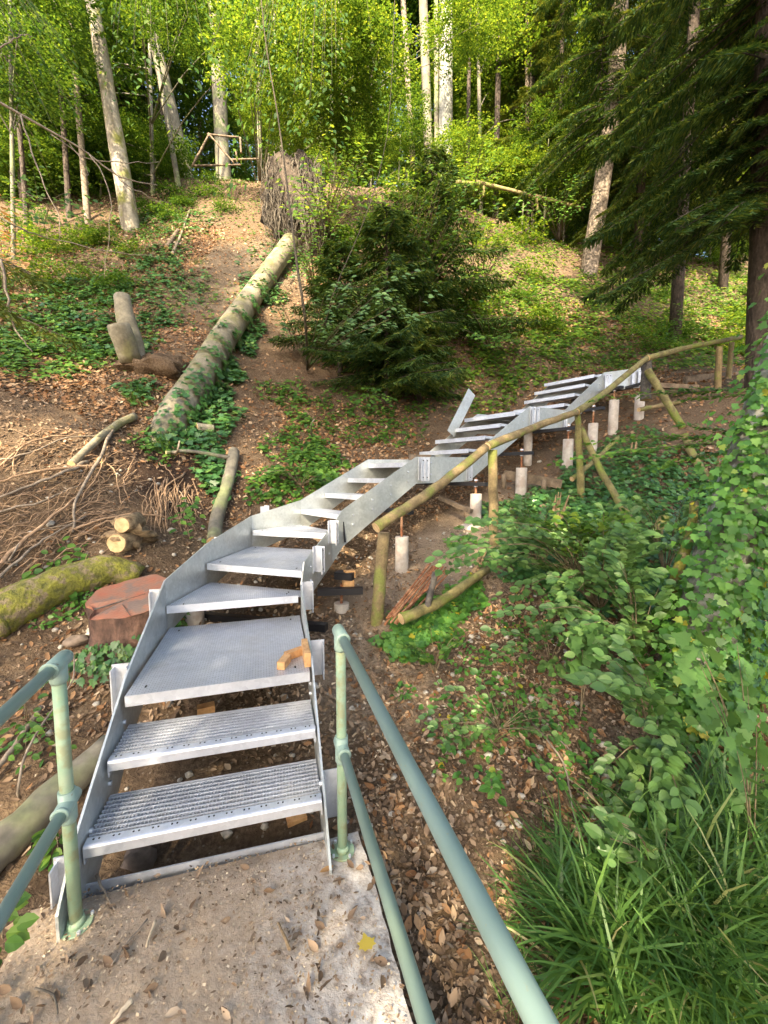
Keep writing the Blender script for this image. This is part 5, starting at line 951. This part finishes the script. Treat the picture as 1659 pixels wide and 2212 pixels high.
for q, f in enumerate(rr):
    for i in range(K):
        a = 2*PI*i/K; r = rad(a)*f; x = sc_[0]+r*math.cos(a); y = sc_[1]+r*math.sin(a)*.93; z = sc_[2]+(y-sc_[1])*.33+(.0 if q == 0 else .006)
        z += (.012 if math.cos(a-3.9+1.57) > 0 else -.012)*(q > 0)*f; z -= .10*math.exp(-((a-3.9)/.13)**2)*(q > 1)*f**.5+.04*math.exp(-((a-.76)/.16)**2)*(q > 1)*f*.4
        Vc.append((x, y, z))
mb.add(Vc, [(l*K+i, (l)*K+(i+1) % K, (l+1)*K+(i+1) % K, (l+1)*K+i) for l in range(len(rr)-1) for i in range(K)]+[tuple((len(rr)-1)*K+i for i in range(K))]); mb.build('cut_face', M['redcut'], rs, False)
for a0, a1 in ((3.9, .4), (3.5, 2.4), (5.2, 4.6)):
    cr = [np.array((sc_[0]+rad(a0)*math.cos(a0)*(1-k/9)*.98+.10*math.cos(a1)*k/9, sc_[1]+(rad(a0)*math.sin(a0)*(1-k/9)*.98+.10*math.sin(a1)*k/9)*.93, 0)) for k in range(10)]
    for q in cr: q[2] = sc_[2]+(q[1]-sc_[1])*.33-.0+.005
    MB().tube(cr, taper(.007 if a0 == 3.9 else .0025, .002, 10), 6, False, .2).build('crack', M['darkstake'], rs)
def climb(label, centre_fn, n, size, mt, single=250, name='ivy_plant'):
    """ivy climbing a surface: centre_fn() -> (point, outward normal)"""
    pts = [centre_fn() for _ in range(n)]; P = np.array([p for p, q in pts]); N = np.array([q for p, q in pts], float); N /= np.linalg.norm(N, axis=1)[:, None]; P = P+N*RNG.uniform(.01, .05, n)[:, None]; N = N+np.array((0, -.15, .35))+jit(n, .28); D = jit(n, .6)+np.array((0, 0, -.8)); D -= (D*N).sum(1)[:, None]*N/((N*N).sum(1)[:, None])
    t_ = thing(name, label, 'ivy', P[0]); Sz = size*RNG.uniform(.5, 1.2, n); leaf_objects('leaf', ('ivyleaf', mt), L_IVY, P[:single], D[:single], N[:single], Sz[:single], M[mt], t_)
    if n > single: o = leaves('leaves', L_IVY, P[single:], D[single:], N[single:], Sz[single:], M[mt], t_); o['kind'] = 'stuff'
    return t_
def stump_pt():
    a = random.uniform(4.0, 6.6); h = random.random()**1.7*(.28+.45*(a-4.0)/2.6); r = rad(a % (2*PI))*1.02+max(0, .25-h)*random.random()*1.2; return np.array((sc_[0]+r*math.cos(a), sc_[1]+r*math.sin(a), sg+h*(sc_[2]-sg)*.95)), (math.cos(a), math.sin(a), .2)
climb('ivy climbing the front of the large red stump', stump_pt, 340, .055, 'lf_ivy', 260)
# ivy-covered trunk on the right
tp = [at_d(1440, 1560, 2.75), at_d(1500, 1420, 2.85), at_d(1570, 1180, 3.0), at_d(1640, 960, 3.15), at_d(1720, 700, 3.3), at_d(1830, 300, 3.6)]
tp[0][2] = min(tp[0][2], float(H(tp[0][0], tp[0][1])[0])-.1)
it = thing('ivy_covered_tree', 'grey rough barked trunk leaning to the right edge, mostly hidden by ivy', 'tree', tp[1]); Pt = curve(tp, 25); Rt = taper(.21, .14, len(Pt)); MB().tube(Pt, Rt, 18, True, .06).build('trunk', M['ivytrunk'], it, True)
def trunk_pt():
    i = int(len(Pt)*random.random()**1.3*.85); a = random.uniform(0, 2*PI); d = Pt[min(i+1, len(Pt)-1)]-Pt[max(i-1, 0)]; d = d/np.linalg.norm(d); x = n2(np.cross(d, (0, 1., 0))); y = np.cross(d, x); o_ = x*math.cos(a)+y*math.sin(a)
    if o_[1] > .3: o_ = -o_
    return Pt[i]+o_*(Rt[i]+random.random()**2*.22)+d*random.uniform(-.08, .08), o_
climb('thick fresh ivy covering the leaning trunk at the right edge', trunk_pt, 4300, .066, 'lf_ivyfresh', 300)
# mossy vertical pole in the thicket
single('mossy_branch', 'thick mossy branch curving up left of the ivy covered trunk', 'branch', [hit(1445, 1340), at_d(1455, 1260, 3.1), at_d(1490, 1160, 3.2), at_d(1500, 1085, 3.3)], .045, .03, 'mossbark', 'mossbark')
# fallen beech with root plate
lp = [(330, 950, -.32), (380, 890, -.06), (430, 840, .12), (480, 760, .2), (545, 660, .2), (600, 590, .3), (628, 562, .5)]
fl_ = thing('fallen_tree', 'large fallen beech trunk lying down the slope below its torn up root plate', 'fallen tree', hit(420, 850)); PP = [hit(u, v)+np.array((0, 0, dz)) for u, v, dz in lp]; PP = curve(PP, 20); MB().tube(PP, taper(.255, .25, len(PP)), 18, True, .03).build('trunk', M['log'], fl_, True)
def log_pt():
    i = int(random.random()**1.2*len(PP)*.72); i = min(i, len(PP)-2); d = PP[i+1]-PP[i]; d = d/np.linalg.norm(d); x = n2(np.cross(d, (0, 0, 1.))); y = np.cross(x, d); a = random.triangular(-.5, 2.2, .2); o_ = x*math.cos(a)+y*math.sin(a); return PP[i]+o_*(.26+random.random()*.05)+d*random.uniform(0, .3), o_
climb('ivy creeping up the right flank of the fallen beech trunk', log_pt, 620, .095, 'lf_ivy', 150)
rc = at_d(632, 448, PP[-1][1]+.5)
V_, F_ = lumpy(rc+np.array((.2, -.05, .0)), (.85, .45, 1.2), 3, .55); MB().add(V_, F_).build('root_plate', M['rootsoil'], fl_, True)
V_, F_ = lumpy(rc+np.array((-.15, 0, .75)), (.55, .45, .45), 5, .5); MB().add(V_, F_).build('root_soil', M['rootsoil'], fl_, True)
hr = MB()
def hang(x0):
    s = rc+np.array((random.uniform(-.75, 1.0), -.38-random.random()*.18, random.uniform(-.5, 1.2))); L = random.uniform(.4, 1.5)
    P = [s, s+np.array((random.uniform(-.1, .1), -.12, -L*.4)), s+np.array((random.uniform(-.16, .16), -.08, -L*.75)), s+np.array((random.uniform(-.2, .2), -.1, -L))]; return curve(P, 9, .03)
for k in range(46): P = hang(0); MB().tube(P, taper(random.uniform(.015, .04), .006, len(P)), 6, False, .25).build('root', M['greyroot'], fl_, True)
for k in range(200): P = hang(0); hr.tube(P, taper(random.uniform(.005, .016), .003, len(P)), 4, False, .2)
o = hr.build('fine_roots', M['greyroot'], fl_); o['kind'] = 'stuff'
# twin stump
p = hit(292, 795); ts = thing('twin_stump', 'mossy stump with two sawn stems on the left slope', 'stump', p)
q = [p-(0, 0, .2), at_d(286, 740, p[1]+.05), at_d(272, 690, p[1]+.1), at_d(264, 640, p[1]+.15)]; mb = MB(); mb.tube(curve(q, 10), [.22, .2, .18, .17, .16, .15, .15, .14, .13, .13][:len(curve(q, 10))]+[.13]*max(0, len(curve(q, 10))-10), 14, True, .05, 0, 1); mb.build('tall_stem', [M['log'], M['endwood']], ts, True)
q = [at_d(284, 780, p[1]-.15), at_d(266, 730, p[1]-.3), at_d(256, 702, p[1]-.35)]; mb = MB(); mb.tube(curve(q, 6), .17, 14, True, .05, 0, 1); mb.build('short_stem', [M['log'], M['endwood']], ts, True)
V_, F_ = lumpy(p+np.array((.25, 0, -.05)), (.5, .4, .22), 9, .5); MB().add(V_, F_).build('root_flare', M['soil'], ts, True)
for k in range(14):
    a = random.uniform(-.4, 1.6); s = p+np.array((.1, 0, .1)); e = p+np.array((math.cos(a)*random.uniform(.4, .9), -abs(math.sin(a))*.3, random.uniform(-.45, .0))); P = curve([s, (s+e)/2+(0, 0, .12), e], 6, .02); MB().tube(P, taper(.03, .007, len(P)), 5, False, .1).build('root', M['root'], ts)
# logs and branches
def hl(pts, dz): return [hit(u, v)+np.array((0, 0, dz)) for u, v in pts]
single('short_log', 'short beech log lying upright on the bank beside the stair turn', 'log', hl([(463, 1192), (470, 1130), (492, 1060), (506, 990)], .09), .085, .075, 'beech', seg=14)
single('curved_branch', 'smooth curved branch lying across the left soil bank', 'branch', [*hl([(292, 913)], .08), *hl([(255, 930), (215, 960), (155, 1020)], .07)], .055, .04, 'log')
single('mossy_log', 'thick log with bright yellow green moss behind the red stump', 'log', [hit(-40, 1360)+np.array((0, 0, .03)), hit(-40, 1360)*.5+hit(225, 1245)*.5+np.array((0, 0, .07)), hit(225, 1245)+np.array((0, 0, .03)), hit(300, 1240)-np.array((0, 0, .05))], .175, .12, 'mossbark', 'rotwood', seg=22, wob=.010, n=14)
single('mossy_log', 'end of a second mossy log cut by the left picture edge', 'log', hl([(-60, 1380), (18, 1352)], .05), .17, .15, 'mossbark', seg=16)
single('smooth_log', 'smooth spotted log lying behind the left green post', 'log', hl([(-60, 1925), (30, 1840), (130, 1740), (240, 1640)], .06), .095, .075, 'beech', seg=16)
single('cut_branch', 'sawn branch stub with round cut face on the bank above the short log', 'log', hl([(425, 938), (462, 942)], .09), .07, .07, 'beech', seg=14)
single('branch', 'forked crooked branch reaching the short log from the left', 'branch', [*hl([(500, 1010)], .12), *hl([(450, 1005), (400, 1000), (360, 1005)], .15)], .03, .02, 'beech', n=14)
single('branch', 'upright side twig of the crooked branch', 'branch', [*hl([(375, 1002)], .14), at_d(383, 975, 4.9), at_d(388, 952, 4.9)], .018, .009, 'twig')
single('branch', 'pale bent stick lying on the soil path high on the slope', 'branch', hl([(373, 555), (392, 510), (410, 460)], .06), .04, .025, 'twig')
single('branch', 'flat brown split branch beside the pale bent stick', 'branch', hl([(360, 540), (385, 503)], .06), .06, .05, 'plank')
single('branch', 'thin bare curved twig at the left edge above the lowest log', 'branch', [hit(45, 1735)+np.array((0, 0, .03)), at_d(40, 1700, 1.95), at_d(60, 1620, 2.05), at_d(115, 1530, 2.3), at_d(158, 1470, 2.5), at_d(160, 1420, 2.6)], .007, .004, 'twig', n=16)
single('branch', 'smooth straight stick slanting behind the left green rail', 'branch', [hit(-40, 1720)+np.array((0, 0, .05)), *hl([(20, 1650)], .05), *hl([(90, 1545)], .05)], .018, .014, 'twig')
single('branch', 'long thin twig lying through brown leaves on the right bank', 'branch', hl([(1150, 1580), (1215, 1660), (1235, 1760), (1260, 1880)], .04), .006, .003, 'twig', n=16)
single('branch', 'short thin twig crossing the litter beside the long one', 'branch', hl([(1170, 1580), (1235, 1640)], .04), .005, .003, 'twig')
single('branch', 'thin pale stick standing up on the slope behind the stair', 'branch', [hit(674, 945), at_d(672, 920, 6.4), at_d(679, 905, 6.4)], .012, .006, 'twig')
for i, (pts, r) in enumerate([([(250, 925), (215, 1010), (172, 1090), (158, 1170)], .022), ([(235, 985), (215, 1040), (170, 1110)], .010), ([(225, 1010), (250, 1040), (262, 1100)], .008), ([(190, 1010), (130, 1050), (0, 1090)], .022), ([(222, 1015), (120, 1035), (60, 1050), (0, 1060)], .018),
        ([(-10, 1030), (70, 975), (150, 960), (200, 940)], .012), ([(-10, 1010), (60, 1000), (150, 965), (240, 950)], .011), ([(30, 1030), (45, 980), (100, 950), (170, 945)], .008), ([(-10, 1250), (60, 1190), (130, 1130), (180, 1080)], .02), ([(-10, 1280), (60, 1220), (110, 1180), (190, 1130)], .013),
        ([(400, 1030), (355, 1080), (345, 1150)], .012), ([(345, 1010), (375, 1050), (385, 1110)], .008), ([(380, 1060), (400, 1100), (415, 1130)], .008), ([(150, 1160), (250, 1140), (330, 1135), (440, 1145)], .012), ([(160, 1180), (230, 1150), (290, 1140)], .010), ([(-10, 1120), (90, 1110), (180, 1060)], .012), ([(335, 1060), (325, 1110), (350, 1165)], .007), ([(290, 1000), (270, 1060), (280, 1100)], .007), ([(20, 1230), (70, 1180), (160, 1150)], .008), ([(300, 1150), (320, 1110), (300, 1080)], .006)]):
    P = curve(hl(pts, .05), 12, .012); P = [p+np.array((0, 0, .05*math.sin(3.14*k/len(P)))) for k, p in enumerate(P)]; o = MB().tube(P, taper(r, r*.45, len(P)), 7, True, .08).build('exposed_root', M['root' if i % 3 else 'twig'], None, True)
    tag(o, 'thin exposed root trailing over the eroded soil bank on the left', 'root', 'exposed roots on the soil bank')
mb = MB()
for k in range(230):
    u, v = random.uniform(-20, 330), random.uniform(960, 1230); 
    if u+v*.35 > 690: continue
    s = hit(u, v)+np.array((0, 0, .03)); a = random.gauss(.55, .35); L = random.uniform(.12, .6); e = hit(u-L*200*math.cos(a), v+L*200*math.sin(a)*.7)+np.array((0, 0, .03)); P = curve([s, (s+e)/2+np.array((0, random.uniform(-.04, .04), random.uniform(.0, .09))), e], 6, .01); r_ = random.uniform(.003, .007); mb.tube(P, taper(r_, r_*.4, len(P)), 4, False)
for k in range(60):
    u, v = random.uniform(330, 420), random.uniform(1040, 1100); s = hit(u, v)+np.array((0, 0, .06)); e = hit(u+random.uniform(-25, 35), v+random.uniform(40, 80))+np.array((0, 0, .03)); P = curve([s, (s+e)/2+np.array((random.uniform(-.04, .04), -.05, .03)), e], 6, .01); mb.tube(P, taper(.006, .002, len(P)), 4, False)
tag(mb.build('fine_roots', M['root'], None), 'mat of fine exposed roots and stalks over the eroded left bank', 'roots', None, 'stuff')
# sawn root knob
p = hit(255, 1185); kb = thing('sawn_root_stub', 'pale sawn root knob sticking out of the bank above the mossy log', 'stump', p)
V_, F_ = lumpy(p+np.array((.05, .12, .10)), (.20, .20, .17), 13, .5); MB().add(V_, F_).build('root_mass', M['rotwood'], kb, True)
for (du, dv, r) in ((0, -12, .075), (12, -52, .06)):
    c = at_d(255+du, 1185+dv, p[1]-.08); mb = MB(); r *= 1.3; mb.tube([c+np.array((.02, .2, .02)), c, c-np.array((0, .03, 0))], [r*1.1, r, r*.92], 14, True, .08, 0, 1); mb.build('sawn_stub', [M['rotwood'], M['endwood']], kb, True)
# stones
def stone(label, u, v, r, mt='stone', fl=.6):
    p = hit(u, v); V_, F_ = lumpy(p+np.array((0, 0, r*.25)), (r, r*.8, r*fl), int(u), .3, 14, 8); tag(MB().add(V_, F_).build('stone', M[mt], None, True), label, 'stone')
stone('brown stone on the ground under the lowest grating tread', 300, 1865, .075, 'brownstone')
stone('pale round stone in the root covered left bank', 108, 1140, .05); stone('squarish yellow stone below the curved branch', 220, 1000, .055, 'endwood', .9); stone('grey stone half buried right of the sawn root knob', 370, 1150, .05)
stone('grey slab stone left of the red stump foot', 165, 1392, .09, 'brownstone', .5); stone('light stone between the mossy log and red stump', 205, 1375, .07, 'stone', .6); stone('flat light stone on the path near the third pillar', 1165, 1000, .04)
pbm = MB()
for i in range(380):
    x, y = random.uniform(-3.5, 1.6), random.uniform(1.9, 5); z = float(H(x, y)[0]); r = random.uniform(.008, .026); V_, F_ = lumpy((x, y, z+r*.3), (r, r, r*.7), i, .3, 8, 5); pbm.add(V_, F_)
tag(pbm.build('gravel', M['stone'], None, True), 'small stones scattered over the bare soil around the stair', 'gravel', None, 'stuff')
p = hit(213, 1625); tag(MB().tube([p+(0, 0, .02), p+(.05, .02, .03)], .012, 8).build('plastic_scrap', M['red']), 'small red plastic scrap on the smooth log left of the stair', 'scrap')
# hanging dead branches at upper left
hb = thing('dead_branch', 'bare grey dead branches arching down across the upper left slope', 'branch', at_d(0, 215, 4.6))
for pts, r, d0, d1 in (([(-60, 190), (40, 245), (120, 290), (190, 330), (260, 385), (340, 400)], .014, 4.4, 5.2), ([(45, 248), (70, 330), (95, 400), (125, 460), (128, 520)], .009, 4.5, 4.4), ([(190, 330), (225, 380), (240, 450), (232, 540), (225, 600)], .007, 4.9, 4.8), ([(-40, 130), (40, 80), (70, 78)], .008, 4.2, 4.4), ([(0, 470), (60, 500), (110, 515), (250, 545), (340, 555)], .009, 4.8, 5.6),
        ([(110, 290), (200, 345), (300, 352), (345, 350)], .006, 4.8, 5.4), ([(240, 365), (285, 420), (295, 460)], .006, 5, 5.1), ([(0, 560), (30, 700), (70, 760)], .012, 3.9, 3.9), ([(20, 370), (60, 420), (110, 430)], .005, 4.6, 4.7), ([(150, 310), (185, 360), (190, 400)], .005, 4.8, 4.8), ([(260, 390), (330, 430), (370, 440)], .006, 5.0, 5.4)):
    n_ = len(pts); P = curve([at_d(u, v, d0+(d1-d0)*i/(n_-1)) for i, (u, v) in enumerate(pts)], 14, .012); MB().tube(P, taper(r, r*.35, len(P)), 6, True, .1).build('twig', M['twig'], hb, True)
# conifer bough hanging in at the left edge
ar3, sm3 = spruce_arrays(21, -.2, .5, 1.4, 1.1, 6, .5, .09, 7, (-.9, .3)); lb_ = thing('conifer_branch', 'out of focus conifer boughs drooping at the left edge of the slope', 'branch', at_d(-130, 600, 4.2)); c = np.array(lb_.location)
leaves('needles', ar3[0], ar3[1]+c, ar3[2], ar3[3], ar3[4], M['lf_olive'], lb_); limbs('boughs', sm3, .012, M['spruce'], lb_, c)
# ridge pole frame and rails
rf = thing('pole_frame', 'rough frame of crossed poles standing on the ridge at upper left', 'fence', at_d(430, 350, 17))
for a, b_, r in (((415, 360), (452, 290), .045), ((450, 288), (505, 352), .035), ((448, 290), (518, 297), .035), ((519, 298), (521, 330), .04), ((420, 358), (520, 356), .035), ((498, 345), (560, 343), .035), ((510, 328), (512, 350), .04)):
    pole([at_d(*a, 17.0), at_d(*b_, 17.0)], r, r*.85, 'pole', 'plank', rf)
rr_ = thing('ridge_railing', 'long thin pole railing crossing the ridge below the grey beech to the right', 'railing', at_d(985, 395, 17))
for a, b_ in (((985, 393), (1040, 398)), ((1025, 392), (1160, 425)), ((1150, 422), (1260, 450))): pole([at_d(*a, 17.5), at_d(*b_, 17.5)], .07, .06, 'rail', 'pole', rr_)
for u, v in ((1045, 396), (1160, 425), (1005, 392)): pole([at_d(u, v+28, 17.6), at_d(u, v, 17.5)], .05, .05, 'post', 'pole', rr_)

# ------------------------------------------------------------------ tell the members of the large groups apart by their place in the row
ORD = ['leftmost', 'second from the left', 'third from the left', 'fourth from the left', 'fifth from the left', 'sixth from the left', 'seventh from the left', 'eighth from the left', 'ninth from the left', 'tenth from the left', 'eleventh from the left', 'twelfth from the left', 'thirteenth from the left', 'fourteenth from the left', 'fifteenth from the left', 'sixteenth from the left', 'seventeenth from the left']
ORR = ['rightmost']+[q.replace('left', 'right') for q in ORD[1:]]
for g, noun in (('trees of the wood beyond the ridge', 'leafy beech in the wood beyond the ridge'), ('shrubs on the right slope', 'low sunlit green shrub on the right slope'), ('shrubs on the left slope', 'low shrub on the left slope'), ('shrubs around the conifers', 'undergrowth shrub around the dark conifers'), ('shrubs below the ridge', 'low green shrub below the ridge'), ('exposed roots on the soil bank', 'thin exposed root on the eroded left bank'), ('slim trunks along the ridge', 'slim tree trunk along the ridge'), ('young beeches along the ridge', 'bushy young beech along the ridge'), ('unseen shade trees behind the viewpoint', 'unseen leafy tree added for shade behind the viewpoint')):
    ms = [o for o in COL.objects if o.get('group') == g]
    def cx(o):
        if o.type == 'MESH': c = sum((v.co for v in o.data.vertices), Vector())/len(o.data.vertices); return c.x/c.y
        return o.location.x/o.location.y
    ms.sort(key=cx); n = len(ms)
    for i, o in enumerate(ms): o['label'] = noun+', '+(ORD[i] if i < (n+1)//2 else ORR[n-1-i])
